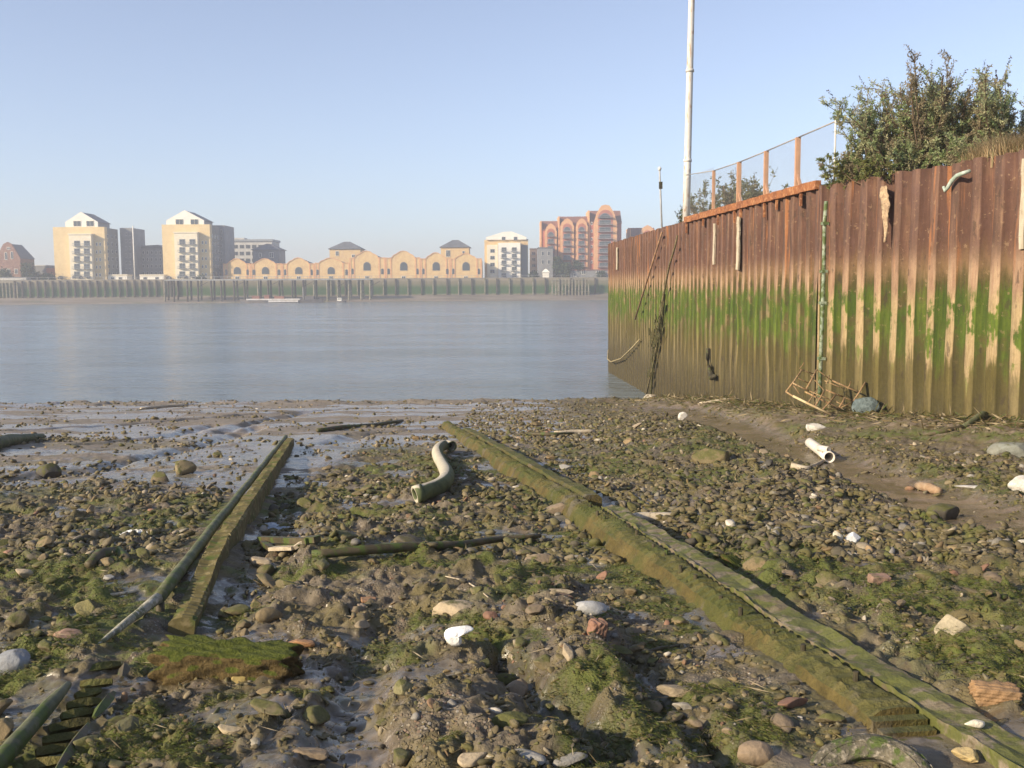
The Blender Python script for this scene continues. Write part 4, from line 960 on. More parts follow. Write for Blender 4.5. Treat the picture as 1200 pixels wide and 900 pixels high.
# far trees and bushes
M_fleaf = leaf_mat('far_leaves', 0.2)
def fartree(px, pt, wpx, off, label, cat='tree', name='tree', n=900, tone=(0.06, 0.085, 0.035), trunk=True):
    Y = YB(px, off); x = XX(px, Y); zt = ZZ(px, pt, Y); R_ = wpx/F*Y/2; h = zt-FZ
    t = thing(name, label, cat, (x, Y, FZ)); rr = np.random.default_rng(int(px*7))
    if trunk: 
        m = MB(); m.tube([(x, Y, FZ), (x+.1, Y, FZ+h*.35), (x, Y, FZ+h*.75)], [0.25, 0.2, 0.08], 6)
        for q in range(5):
            a_ = q*1.26; m.tube([(x, Y, FZ+h*.35), (x+math.cos(a_)*R_*.6, Y+math.sin(a_)*R_*.6, FZ+h*.7)], [0.12, 0.04], 5)
        m.build('trunk', M_bark, t)
    nc_ = 14; cc = rr.normal(size=(nc_, 3))*np.array([R_*.42, R_*.42, h*.2])+np.array([x, Y, FZ+h*(.6 if trunk else .42)])
    i = rr.integers(0, nc_, n); C = cc[i]+rr.normal(size=(n, 3))*np.array([R_*.25, R_*.25, h*.13])
    C[:, 2] = np.clip(C[:, 2], FZ+.1, zt); tn = np.array(tone)[None]*rr.uniform(.6, 1.5, (nc_, 1))[i]
    return leaves_mesh('crown', C, rr.normal(size=(n, 3)), rr.uniform(.5, 1.0, n), rr.uniform(.35, .7, n), tn, M_fleaf, t)
for a in [(6, 312, 16, 8, 'dark bush at the very left below the red gabled house', 'bush', 'bush'), (32, 309, 15, 10, 'taller dark tree right of the red gabled house', 'tree', 'tree'), (45, 317, 17, 9, 'rounded bush in the dip between red house and yellow tower', 'bush', 'bush'),
          (57, 319, 14, 8, 'dark bush against the left side of the left yellow tower', 'bush', 'bush'), (654, 302, 14, 12, 'dark tree in front of the left red brick flats', 'tree', 'tree'), (664, 309, 14, 10, 'lower green tree in front of the middle red flats', 'tree', 'tree'),
          (676, 306, 12, 11, 'round tree before the gap between the two middle gables', 'tree', 'tree'), (627, 316, 9, 9, 'small bush beside the white block, left of the tent', 'bush', 'bush'), (706, 318, 10, 6, 'low bush at the foot of the tallest red flats', 'bush', 'bush'),
          (236, 322, 10, 6, 'small hedge bush at the foot of the right yellow tower', 'bush', 'bush')]:
    fartree(a[0], a[1], a[2], a[3], a[4], a[5], a[6], n=1100, trunk=a[5] == 'tree')
# ---- barge and small boat
M_hull = varied('barge_hull', (0.10, 0.10, 0.105), (0.16, 0.14, 0.13), 0.5, 0.7)
M_bwht = varied('barge_white', (0.62, 0.60, 0.58), (0.48, 0.45, 0.42), 0.5, 0.7)
Yb_ = 404; x0, x1 = XX(281, Yb_), XX(378, Yb_)
bg_ = thing('barge', 'long low moored barge with pale deck and dark stern before the jetty', 'barge', ((x0+x1)/2, Yb_, -0.3))
def hull(x0, x1, y, hw_, z0, z1, sheer=0.4, n=16):
    V = []; Fq = []
    for i in range(n+1):
        t = i/n; w_ = hw_*min(1, (math.sin(math.pi*min(max(t, 0.02), .98)))**0.35); s = sheer*(2*t-1)**2; x = x0+(x1-x0)*t
        V += [(x, y-w_, z1+s), (x, y-w_*.8, z0), (x, y+w_*.8, z0), (x, y+w_, z1+s)]
    for i in range(n):
        for j in range(4): j2 = (j+1) % 4; Fq.append([i*4+j, i*4+j2, (i+1)*4+j2, (i+1)*4+j])
    Fq.append([0, 3, 2, 1]); Fq.append([n*4+q for q in range(4)]); m = MB(); m.add(V, Fq); return m
hull(x0, x1, Yb_, 2.6, -0.5, 1.15).build('hull', M_hull, bg_)
MB().box(x0+3, x1-9, Yb_-2.2, Yb_+2.2, 1.17, 1.75).build('hatch_coaming', M_bwht, bg_)
MB().box(x0+12, x0+24, Yb_-2.64, Yb_-2.5, 0.35, 1.05).build('pale_side_panel', M_bwht, bg_)
for a_, b_, h_ in [(5, 8, 1.2), (10, 12, 1.5), (14, 18, 1.0)]: MB().box(x0+a_, x0+b_, Yb_-1.2, Yb_+1.2, 1.76, 1.76+h_).build('deck_cargo', M_rroof, bg_)
MB().box(x1-7, x1-3.5, Yb_-1.6, Yb_+1.6, 1.2, 2.7).build('wheelhouse', M_hull, bg_)
MB().tube([(x1-8, Yb_, 1.2), (x1-8, Yb_, 6.3)], 0.12, 6).build('mast', M_grey, bg_)
x0, x1 = XX(393.5, Yb_), XX(405, Yb_); db = thing('small_boat', 'small white boat with cabin floating right of the barge', 'boat', ((x0+x1)/2, Yb_, -0.2))
hull(x0, x1, Yb_, 0.9, -0.25, 0.65, 0.2, 10).build('hull', M_hull, db); MB().box(x0+.5, x0+2.2, Yb_-.6, Yb_+.6, 0.67, 1.9).build('cabin', M_wrender, db)
MB().box(x0+.7, x0+2.0, Yb_-.64, Yb_-.6-.002, 1.25, 1.65).build('window', M_glass, db)
# ================================================================ SLIPWAY TIMBERS
k = NT('weedy_timber'); v = k.coords('Position'); n = k.noise(v, 5, 6, .65); n2 = k.noise(v, 40, 4, .7); geo = k.n('ShaderNodeNewGeometry')
sp = k.n('ShaderNodeSeparateXYZ'); k.L(geo.outputs['Normal'], sp.inputs[0]); up = k.step(sp.outputs['Z'], 0.5, 0.95)
side = k.ramp(n, [(.3, (.060, .047, .016)), (.5, (.108, .084, .026)), (.7, (.155, .118, .040))])
topc = k.ramp(n, [(.3, (.055, .060, .016)), (.5, (.105, .100, .030)), (.7, (.16, .145, .055))])
col = k.mix(up, side, topc); gr = k.step(k.noise(v, 1.7, 5), .45, .62); col = k.mix(k.math('MULTIPLY', gr, .5), col, (.065, .088, .016))
sp2 = k.n('ShaderNodeSeparateXYZ'); k.L(geo.outputs['Position'], sp2.inputs[0])
# old bolt and plank marks across the top
mud_ = k.step(k.noise(v, 2.6, 4), .56, .66); col = k.mix(k.math('MULTIPLY', mud_, .6), col, (.15, .13, .10))
col = k.mix(.4, col, k.ramp(n2, [(.25, .28), (.75, .75)]), 'OVERLAY')
M_timber = k.fin(col, .85, k.bump(k.math('ADD', n2, k.math('MULTIPLY', n, 1.2)), .8, .02), .3)
M_silt = varied('silty_timber', (0.25, 0.205, 0.145), (0.14, 0.115, 0.07), 4, 0.75, 0.8, 0.02, (1, 1, 1), moss=0.62, mossc=(.10, .11, .025), c3=(.10, .08, .045))
M_gpole = varied('slimy_green_pole', (0.15, 0.15, 0.085), (0.065, 0.075, 0.034), 5, 0.7, 0.4, 0.012, moss=0.35)
M_wetwood = varied('wet_brown_wood', (0.10, 0.08, 0.045), (0.055, 0.045, 0.025), 4, 0.6, 0.5, 0.01, moss=0.4)
M_drift = varied('bleached_driftwood', (0.55, 0.48, 0.36), (0.40, 0.33, 0.23), 5, 0.85, 0.4, 0.006, c3=(.25, .2, .14))
def sweep(a, b, prof, step, zf, seed, rough=.012, serr=0.0, sper=.09, taper=0.0):
    """cross-section prof [(offset to the right, height, is_top)] pushed from a to b on the ground"""
    a = Vector(a[:2]); b = Vector(b[:2]); L = (b-a).length; d = (b-a)/L; rt = Vector((d.y, -d.x)); n = max(3, int(L/step)); V = []; Fq = []; m = len(prof)
    for i in range(n+1):
        s = L*i/n; q = a+d*s; z0 = zf(q.x, q.y, s/L)
        for j, (o, h, tp) in enumerate(prof):
            w1 = (float(vn(np.array([s*3.1]), np.array([j*2.3]), seed))-.5)*2*rough+(float(vn(np.array([s*14.]), np.array([j*2.3]), seed+1))-.5)*rough
            w2 = (float(vn(np.array([s*2.2]), np.array([j*1.9+40]), seed))-.5)*2*rough
            hh = h+w1
            if tp and serr: hh -= serr*max(0, 1-abs(((s/sper) % 1)-.5)*3.2)*(0.3+0.9*float(vn(np.array([s*1.3]), np.array([3.3]), seed+2)))
            p = q+rt*(o+w2); V.append((p.x, p.y, z0+hh))
    for i in range(n):
        for j in range(m):
            j2 = (j+1) % m; Fq.append([i*m+j, (i+1)*m+j, (i+1)*m+j2, i*m+j2])
    Fq.append(list(range(m))); Fq.append([n*m+q for q in range(m)][::-1])
    mm = MB(); mm.add(V, Fq); return mm
def zsm(x, y, t=0): return float(base_z(np.array([x]), np.array([y]))[0])+0.11*(1-min(1, max(0, (y-12)/10)))*0+0.0
# ---- right beam
A_ = G(516, 500); B_ = G(1004, 852); A_.z = B_.z = 0
rbm = thing('slipway_beam', 'big weed-covered slipway timber running from lower right up towards the water', 'beam', (*A_.xy.lerp(B_.xy, .5), zsm(*A_.xy.lerp(B_.xy, .5))))
prof = [(0.0, -.3, 0), (-.005, .03, 0), (.015, .09, 0), (.04, .135, 0), (.065, .175, 0), (.10, .205, 1), (.15, .215, 1), (.20, .217, 1), (.25, .21, 1), (.28, .18, 0), (.285, -.3, 0)]
def zrb(x, y, t=0): return zsm(x, y)-.065-.085*(1-float(ss(4.5, 9.5, y)))+.03*(float(vn(np.array([y*1.7]), np.array([.5]), 6))-.5)
def zrp(x, y, t=0): return zrb(x, y)+.004
sweep(B_, A_, prof, .022, zrb, 5, .014, .030, .11).build('main_timber', M_timber, rbm)
C_ = G(716, 612); D_ = G(1185, 900, 0.0)
prof2 = [(0.0, -.3, 0), (0, .20, 0), (.015, .193, 0), (.06, .187, 0), (.13, .191, 1), (.195, .197, 0), (.215, .17, 0), (.19, -.3, 0)]
dirb = (Vector(B_[:2])-Vector(A_[:2])).normalized(); rtb = Vector((-dirb.y, dirb.x))
s0 = Vector(B_[:2])+rtb*.30+dirb*.75; s1 = s0-dirb*(G(700, 612).y-s0.y)/abs(dirb.y)
sweep(s0, s1, prof2, .02, zrp, 8, .016, .0).build('side_plank', M_silt, rbm)
s2 = Vector(A_[:2])+rtb*.30+dirb*3; s3 = Vector(A_[:2])+rtb*.30+dirb*(A_.y-G(690, 598).y)/abs(dirb.y)
p3 = [(0.0, -.2, 0), (0, .19, 0), (.03, .222, 1), (.17, .226, 1), (.20, .19, 0), (.21, -.2, 0)]
sweep(s3, s2, p3, .06, zrb, 9, .012, .0).build('upper_plank', M_timber, rbm)
for q in range(16):
    s = 0.4+q*.42+rnd.uniform(-.1, .1); c = Vector(B_[:2])-dirb*s+rtb*rnd.uniform(.12, .22); z_ = zrb(c.x, c.y)-.055
    MB().tube([(c.x, c.y, z_+.2), (c.x, c.y, z_+.285+rnd.uniform(0, .02))], [.018, .014], 7).build('bolt', M_dark, rbm)
for q in range(7):                                    # broken cross pieces at the near end
    s = -.06-q*.085; c = Vector(B_[:2])-dirb*s; z_ = zrb(c.x, c.y)
    a = c+rtb*.03; b = c+rtb*(.29-.01*q); MB().beam((a.x, a.y, z_+.155-q*.022), (b.x, b.y, z_+.15-q*.02), .055, .06).build('cleat', M_timber, rbm)
# ---- left beam and pole
LA = G(340, 509, .22); LB = G(212, 712, .18)
lb = thing('slipway_beam', 'dark square slipway timber with notched top on the left, casting shade to its right', 'beam', (*LA.xy.lerp(LB.xy, .5), zsm(*LA.xy.lerp(LB.xy, .5))))
profL = [(-.075, -.3, 0), (-.08, .10, 0), (-.075, .18, 0), (-.062, .208, 1), (0, .212, 1), (.062, .208, 1), (.075, .18, 0), (.08, .10, 0), (.08, .0, 0), (.075, -.3, 0)]
def zlb(x, y, t=0): return zsm(x, y)-.03-.165*(1-float(ss(6.1, 8.2, y)))
M_top2 = varied('notched_olive_timber', (.15, .125, .05), (.09, .078, .03), 3, .85, .6, .012, (1, 1, 1), moss=.3, c3=(.22, .18, .09))
sweep(LB, LA, profL, .022, zlb, 15, .012, .035, .075).build('main_timber', M_top2, lb)
def pole_on(name, label, cat, pts, r, mat, n=9, jit=.18, lift=None, group=None, sag=0, seed=1):
    """round stick lying on the ground through photo pixels"""
    W = [];
    for i, (px, py) in enumerate(pts):
        rr_ = r[i] if isinstance(r, (list, tuple)) else r
        q = G(px, py); W.append(Vector((q.x, q.y, q.z+rr_*.75+(lift[i] if lift else 0))))
    Wd = []; Rd = []
    for i in range(len(W)-1):
        for t in (0, .33, .66): 
            Wd.append(W[i].lerp(W[i+1], t)); ra = r[i] if isinstance(r, (list, tuple)) else r; rb_ = r[i+1] if isinstance(r, (list, tuple)) else r; Rd.append(ra+(rb_-ra)*t)
    Wd.append(W[-1]); Rd.append(r[-1] if isinstance(r, (list, tuple)) else r)
    return tag(MB().tube(Wd, Rd, n, jit=jit, seed=seed).build(name, mat, None, True), label, cat, group)
PA = G(335, 509, .13); PB = G(187, 700, .09)
pts = [PB.lerp(PA, i/30) for i in range(31)]
RZ = lambda p: zsm(p.x, p.y)+.095-.02*(1-float(ss(6.6, 9.0, p.y)))
pl_ = thing('slipway_rail', 'slimy green round rail lying along the left side of the left timber', 'rail', (*PB.lerp(PA, .5).xy, zsm(*PB.lerp(PA, .5).xy)))
MB().tube([(p.x, p.y, RZ(p)+.006*math.sin(i*1.3)) for i, p in enumerate(pts)], .045, 10, jit=.14, seed=3).build('round_rail', M_gpole, pl_, True)
m = MB(); 
for i in range(0, 31, 5): p = pts[i]; MB().tube([(p.x, p.y, zsm(p.x, p.y)-.15), (p.x, p.y, RZ(p)-.03)], .03, 7).build('support_peg', M_wetwood, pl_, True)
m = MB(); a = Vector((PB.x-.003, PB.y-.015, RZ(PB))); b = G(110, 760, .0); pts = [a.lerp(b, i/6) for i in range(7)]
tag(MB().tube(pts, [.036, .032, .028, .025, .022, .016, .006], 8, jit=.35, seed=6).build('broken_pole_end', varied('splintered_pole', (.36, .34, .27), (.15, .16, .09), 9, .85, .6, .012, c3=(.46, .44, .38)), None, True), 'splintered pale pointed end of the left rail sticking down into the shingle', 'broken pole')
a = G(80, 802, .06); b = G(-30, 925, .05); pts = [a.lerp(b, i/8) for i in range(9)]
tag(MB().tube(pts, [.018, .03, .036, .038, .038, .04, .04, .04, .04], 9, jit=.12, seed=7).build('slipway_rail', M_gpole, None, True), 'short green rail length running out of the lower left corner of the photo', 'rail')
rt_ = thing('rotted_timber', 'rotted ribbed remains of the left timber sunk in mud near the lower left corner', 'beam', (*G(90, 830).xy, G(90, 830).z))
ribs = [(104, 786, 147, 780), (93, 803, 135, 797), (86, 816, 124, 810), (77, 829, 118, 822), (70, 842, 108, 836), (60, 855, 102, 848), (50, 869, 96, 862), (40, 884, 88, 876), (28, 900, 80, 890)]
for x0, y0, x1, y1 in ribs:
    a = G(x0+rnd.uniform(-4, 3), y0+rnd.uniform(-2, 2), .035); b = G(x1+rnd.uniform(-6, 3), y1+rnd.uniform(-3, 3), rnd.uniform(.02, .045)); MB().tube([a, a.lerp(b, .35), a.lerp(b, .7), b], [.022, .030, .027, .018], 4, jit=.35, seed=int(y0)).build('rib', M_timber, rt_)
for pa, pb in [((147, 776), (143, 790)), ((133, 808), (110, 836)), ((103, 846), (64, 900))]:
    a = G(*pa, .06); b = G(*pb, .06); a.z -= .015; b.z -= .02; MB().tube([a, a.lerp(b, .3), a.lerp(b, .65), b], [.010, .028, .024, .012], 4, jit=.5, seed=int(pa[0])).build('side_board', M_wetwood, rt_)
# far left sunken log
pole_on('sunken_log', 'dark log half sunk in the smooth mud at the left edge below the river', 'log', [(-20, 531), (10, 522), (50, 514)], [.16, .14, .07], M_gpole, seed=8)
# ---- S-shaped pipe
W = [(487, 580), (496, 577), (508, 573), (520, 566), (524, 556), (519, 545), (514, 536), (513, 528), (520, 522), (530, 523)]
cl = [G(px, py, .12) for px, py in W]
# smooth
def catmull(pts, k_=5):
    out = []
    for i in range(len(pts)-1):
        p0 = pts[max(i-1, 0)]; p1 = pts[i]; p2 = pts[i+1]; p3 = pts[min(i+2, len(pts)-1)]
        for j in range(k_):
            t = j/k_; out.append(.5*((2*p1)+(p2-p0)*t+(2*p0-5*p1+4*p2-p3)*t*t+(3*p1-p0-3*p2+p3)*t**3))
    out.append(pts[-1]); return out
k = NT('concrete_green_pipe'); v = k.coords('Position'); n = k.noise(v, 6, 5); g1 = k.n('ShaderNodeNewGeometry'); sp = k.n('ShaderNodeSeparateXYZ'); k.L(g1.outputs['Normal'], sp.inputs[0])
# green low down; sunlit pale crest and shaded right flank put into the colour
fl = k.step(k.math('ADD', k.math('SUBTRACT', sp.outputs['X'], k.math('MULTIPLY', sp.outputs['Z'], .35)), k.math('MULTIPLY', k.math('SUBTRACT', n, .5), .5)), -.15, .05)
col = k.mix(k.math('MAXIMUM', fl, k.step(sp.outputs['Y'], -.55, -.75)), k.ramp(n, [(.3, (.40, .36, .27)), (.7, (.55, .50, .39))]), k.ramp(n, [(.3, (.05, .065, .028)), (.7, (.12, .14, .06))]))
M_pipe = k.fin(col, .75, k.bump(n, .4, .01), .3)
cc = catmull(cl); pp_ = thing('bent_pipe', 'S-shaped hollow pipe, pale on top and green below, lying between the two slipway timbers', 'pipe', (*cl[4].xy, cl[4].z-.135))
MB().tube(cc, [.098]*len(cc), 20, hollow=.022, jit=.0).build('pipe_wall', M_pipe, pp_, True)
t0_ = (cc[1]-cc[0]).normalized(); MB().tube([cc[0]-t0_*.01, cc[0]+t0_*.09], .107, 20, hollow=.028).build('collar', M_pipe, pp_, True)
M_black = NT('pipe_inside').fin((.012, .012, .010), .9)
# ---- sticks and boards
pole_on('long_branch', 'long dark pole lying across the shingle between the two slipway timbers', 'pole', [(366, 661), (420, 657), (480, 652), (540, 649), (585, 641), (634, 636)], [.035, .04, .04, .036, .03, .02], M_wetwood, lift=[.05]*6, seed=11)
pole_on('branch', 'dark crooked branch lying on the mud left of the left timber', 'branch', [(70, 642), (100, 635), (122, 625), (130, 622)], [.02, .035, .04, .02], M_wetwood, seed=12)
pole_on('branch', 'thick dark curved branch end near the lower left timber end', 'branch', [(104, 668), (118, 658), (138, 655), (152, 662)], [.04, .06, .06, .03], M_wetwood, seed=13)
pole_on('stick', 'thin pale stick leaning against the tip of the left rail', 'stick', [(108, 702), (140, 698), (162, 694)], [.012, .013, .01], M_drift, n=6, seed=14)
pole_on('branch', 'dark thin branch on the wet mud between the far ends of the timbers', 'branch', [(372, 506), (400, 503), (440, 500), (472, 494)], [.05, .06, .06, .04], M_wetwood, seed=15)
pole_on('branch', 'dark thin branch lying level right of the far end of the right timber', 'branch', [(618, 510), (650, 511), (672, 509)], [.04, .05, .03], M_wetwood, seed=16)
pole_on('plank_end', 'pale thin stick lying level right of the far end of the right timber', 'stick', [(650, 509), (675, 508), (697, 507)], [.045, .055, .045], M_drift, seed=17)
pole_on('pale_plank', 'bleached pale plank lying on the stones just right of the right timber', 'plank', [(730, 613), (755, 610), (780, 610), (800, 608)], [.045, .055, .05, .035], M_drift, n=6, seed=18)
pole_on('driftwood', 'thin bleached forked twig beside the broken white pipe', 'driftwood', [(927, 549), (945, 552), (955, 548), (966, 541)], [.05, .04, .04, .03], M_drift, seed=19)
pole_on('driftwood', 'orange-brown broken wood chunk on the edge of the mud channel', 'driftwood', [(1076, 573), (1090, 577), (1101, 579)], [.06, .075, .05], varied('orange_wood', (.30, .19, .11), (.38, .28, .18), 6, .85, .4), seed=20)
pole_on('stick', 'brown stick lying among stones near the right edge', 'stick', [(1118, 690), (1140, 696), (1165, 702), (1180, 703)], [.016, .018, .02, .022], M_wetwood, seed=21)
pole_on('long_branch', 'long thin brown branch at the far left of the mud close to the river', 'branch', [(165, 480), (190, 478), (220, 476)], [.05, .07, .05], M_drift, seed=22)
pole_on('mossy_plank', 'dark green plank propped against the foot of the nearest piles', 'plank', [(1128, 503), (1150, 496), (1174, 487)], [.05, .07, .05], M_gpole, n=6, lift=[0, .12, .28], seed=23)
pole_on('branch', 'weedy brown branch lying along the debris below the nearest piles', 'branch', [(1080, 512), (1105, 508), (1128, 503)], [.05, .06, .05], M_wetwood, seed=24)
pole_on('stick', 'pale long stick at the foot of the wall left of the metal frame', 'stick', [(818, 474), (850, 470), (905, 470)], [.04, .06, .05], M_drift, seed=25)
# broken crate pieces beside the left beam
bc = thing('broken_box', 'broken shallow wooden box right of the left timber', 'box', (*G(335, 637).xy, G(335, 637).z))
for a, b, w_, h_, mt in [((305, 632), (362, 634), .06, .05, M_wetwood), ((318, 643), (345, 642), .07, .03, M_drift), ((345, 642), (358, 633), .05, .03, M_drift), ((308, 636), (318, 643), .05, .04, M_wetwood), ((360, 632), (372, 632), .08, .05, M_wetwood)]:
    MB().beam(G(*a, .09), G(*b, .09), w_, h_).build('board', mt, bc)
MB().beam(G(312, 638, .05), G(360, 638, .05), .16, .015).build('base_board', M_wetwood, bc)
# short thin rods and twigs
pole_on('twig', 'thin curved pale twig lying over the green weed near the middle', 'twig', [(522, 681), (545, 686), (562, 697), (572, 706)], [.005, .006, .006, .004], M_drift, n=5, lift=[.03]*4, seed=26)
pole_on('stick', 'dark short stick in the shingle near the right timber and tyre', 'stick', [(755, 766), (775, 762), (800, 757)], [.008, .012, .008], M_wetwood, n=6, seed=27)
# ---- metal frame (cage) by the wall
M_rbar = varied('rusty_bar', (.32, .20, .10), (.20, .125, .07), 5, .8, .3, c3=(.42, .32, .17)); M_pbar = varied('pale_bar', (.62, .50, .30), (.48, .36, .20), 5, .8, .3)
Yc = 25.6
def wp(px, py, dy=0): return P(px, py, Yc+dy)
fr = thing('metal_frame', 'rusty bent crate-like metal frame tilted on the debris at the foot of the wall', 'frame', (*wp(960, 480).xy, ZZ(960, 486, Yc)))
bars = [((921, 459, 0), (940, 433, .3), 1), ((937, 432, .3), (942, 425, .35), 0), ((929, 464, -.2), (974, 486, -.5), 2), ((921, 459, 0), (932, 466, -.2), 1), ((943, 459, .1), (983, 478, -.2), 1), ((944, 457, .1), (957, 433, .4), 1), ((938, 433, .3), (953, 438, .4), 0), ((935, 443, .2), (948, 449, .3), 0),
        ((955, 476, -.35), (966, 458, 0), 1), ((968, 457, .1), (988, 465, .1), 1), ((983, 478, -.2), (990, 466, 0), 1), ((975, 446, .5), (1007, 460, .3), 1), ((993, 456, .4), (997, 447, .45), 0), ((1000, 470, .1), (1014, 448, .4), 1), ((957, 433, .4), (975, 446, .5), 0), ((988, 465, .1), (1000, 470, .1), 0), ((930, 452, 0), (937, 462, -.1), 0), ((950, 440, .4), (966, 458, 0), 0), ((929, 449, .1), (948, 458, 0), 1), ((948, 458, 0), (972, 468, -.2), 0), ((963, 481, -.4), (980, 462, .1), 1), ((946, 473, -.3), (958, 455, .1), 0), ((966, 446, .4), (990, 456, .3), 0), ((972, 440, .5), (968, 450, .3), 0), ((985, 478, -.2), (1000, 470, .1), 0), ((978, 470, 0), (997, 478, 0), 0)]
for (a, b, c), (d, e, f), kd in bars:
    MB().tube([wp(a, b, c), wp((a+d)/2+.3, (b+e)/2+.3, (c+f)/2), wp(d, e, f)], [.013, .022, .030][kd], 7).build('bar', [M_rbar, M_rbar, M_pbar][kd], fr, True)
def wobble_blob(name, label, cat, c, rad, mat, seed, sub=3, squash=(1, 1, 1), rot=0, smooth=True, n=9, plan=.75):
    V, Fc = rock_mesh(seed, sub, n, plan); V = V*np.array(rad)*np.array(squash); a = rot; Rm = np.array([[math.cos(a), -math.sin(a), 0], [math.sin(a), math.cos(a), 0], [0, 0, 1]])
    V = V@Rm.T+np.array(c); return tag(newobj(name, V, Fc, mat, smooth=smooth), label, cat)
# ---------------------------------------------------------------- rocks
_ico = {}
def ico(sub):
    if sub in _ico: return _ico[sub]
    t = (1+5**.5)/2
    V = [(-1, t, 0), (1, t, 0), (-1, -t, 0), (1, -t, 0), (0, -1, t), (0, 1, t), (0, -1, -t), (0, 1, -t), (t, 0, -1), (t, 0, 1), (-t, 0, -1), (-t, 0, 1)]
    Fc = [(0, 11, 5), (0, 5, 1), (0, 1, 7), (0, 7, 10), (0, 10, 11), (1, 5, 9), (5, 11, 4), (11, 10, 2), (10, 7, 6), (7, 1, 8), (3, 9, 4), (3, 4, 2), (3, 2, 6), (3, 6, 8), (3, 8, 9), (4, 9, 5), (2, 4, 11), (6, 2, 10), (8, 6, 7), (9, 8, 1)]
    V = [np.array(v)/np.linalg.norm(v) for v in V]
    for _ in range(sub):
        c = {}; F2 = []
        def mid(a, b):
            kk = (min(a, b), max(a, b))
            if kk not in c: m_ = V[a]+V[b]; V.append(m_/np.linalg.norm(m_)); c[kk] = len(V)-1
            return c[kk]
        for a, b, d in Fc: x, y_, z_ = mid(a, b), mid(b, d), mid(d, a); F2 += [(a, x, z_), (b, y_, x), (d, z_, y_), (x, y_, z_)]
        Fc = F2
    _ico[sub] = (np.array(V), np.array(Fc)); return _ico[sub]
def rock_mesh(seed, sub=2, planes=9, soft=.75):
    """angular stone: the unit ball cut by random planes, then roughened"""
    V, Fc = ico(sub); rr = np.random.default_rng(seed); N = rr.normal(size=(planes, 3)); N /= np.linalg.norm(N, axis=1)[:, None]; h = rr.uniform(.40, .88, planes)
    d = V@N.T; r_ = np.min(np.where(d > .05, h[None]/np.maximum(d, .05), 9), axis=1); r_ = np.minimum(r_, 1.0); r_ = 1*(1-soft)+r_*soft
    nz = np.zeros(len(V))
    for q in range(3):
        K_ = rr.normal(size=(3,))*(2.5+3*q); nz += np.sin(V@K_+rr.uniform(0, 6))/(2+2*q)
    r_ = r_*(1+.045*nz); return V*r_[:, None], Fc
k = NT('stone'); oi = k.n('ShaderNodeObjectInfo'); v = k.coords('Position'); n = k.noise(v, 9, 5, .65); n2 = k.noise(v, 60, 4, .7)
base = oi.outputs['Color']; col = k.mix(k.math('MULTIPLY', k.step(n, .45, .65), .35), base, (.12, .10, .07))
geo = k.n('ShaderNodeNewGeometry'); sp = k.n('ShaderNodeSeparateXYZ'); k.L(geo.outputs['Normal'], sp.inputs[0])
mo = k.step(k.math('ADD', k.math('ADD', k.math('MULTIPLY', sp.outputs['Z'], .18), n), k.math('MULTIPLY', oi.outputs['Alpha'], .5)), .78, .92)
col = k.mix(k.math('MULTIPLY', mo, .92), col, k.mix(n2, (.055, .060, .016), (.14, .135, .038)))
col = k.mix(.45, col, k.ramp(n2, [(.25, .3), (.75, .74)]), 'OVERLAY')
col = k.mix(k.math('MULTIPLY', k.step(k.noise(v, 1.7, 5), .5, .66), .45), col, (.165, .135, .09))
M_stone = k.fin(col, k.math('ADD', .55, k.math('MULTIPLY', n, .4)), k.bump(k.math('ADD', n2, n), .5, .012), .35)
k = NT('shingle'); v = k.coords('Position'); c = k.attr('tone', 'Color'); n = k.noise(v, 70, 3, .7); col = k.mix(.5, c, k.ramp(n, [(.25, .25), (.75, .78)]), 'OVERLAY')
ovs = k.math('MULTIPLY', k.step(k.noise(v, 3.1, 5), .42, .58), .62); col = k.mix(ovs, col, k.mix(n, (.075, .062, .02), (.19, .155, .052)))
mf = k.math('MULTIPLY', k.step(k.noise(v, 1.7, 5), .48, .66), .5); col = k.mix(mf, col, (.165, .135, .09))
M_shingle = k.fin(col, .72, k.bump(n, .5, .006), .35)
def rock(name, label, cat, px, py, rad, color, moss, seed, up=.4, rot=0, sub=4, planes=9, soft=.8, group=None, flat=None):
    q = G(px, py); V, Fc = rock_mesh(seed, sub, planes, soft)
    V = V*np.array(rad); Rm = np.array([[math.cos(rot), -math.sin(rot), 0], [math.sin(rot), math.cos(rot), 0], [0, 0, 1]]); V = V@Rm.T
    V = V+np.array([q.x, q.y, q.z+rad[2]*up]); o = newobj(name, V, Fc, M_stone, smooth=True); o.color = (*color, moss); return tag(o, label, cat, group)
def brick(name, label, px, py, dim, color, moss, seed, rot, tilt=.1, cat='brick', mat=None):
    q = G(px, py); rr = np.random.default_rng(seed); n_ = 7; V, Fc = ico(4); P_ = np.sign(V)*np.abs(V)**.22; P_ = P_/np.abs(P_).max(1)[:, None]*np.array([1, 1, 1])
    P_ = V/np.maximum(np.abs(V).max(1)[:, None], 1e-6); P_ = P_*.9+V*.16
    for s_ in range(4): K_ = rr.normal(size=3)*(2+3*s_); P_ = P_*(1+(.03+.02*(mat is not None))*np.sin(P_@K_+rr.uniform(0, 6)))[:, None]
    P_ = P_*np.array(dim)/2; Rm = (Matrix.Rotation(rot, 3, 'Z')@Matrix.Rotation(tilt, 3, 'X')@Matrix.Rotation(tilt*.7, 3, 'Y')); P_ = P_@np.array(Rm).T
    P_ = P_+np.array([q.x, q.y, q.z+dim[2]*.38]); o = newobj(name, P_, Fc, mat or M_stone, smooth=True); o.color = (*color, moss); return tag(o, label, cat)
C_ol = (.17, .14, .075); C_ta = (.40, .32, .21); C_gr = (.30, .29, .27); C_wh = (.62, .59, .53); C_rd = (.27, .145, .095); C_oc = (.30, .21, .105); C_dk = (.075, .068, .055); C_bn = (.25, .19, .125)
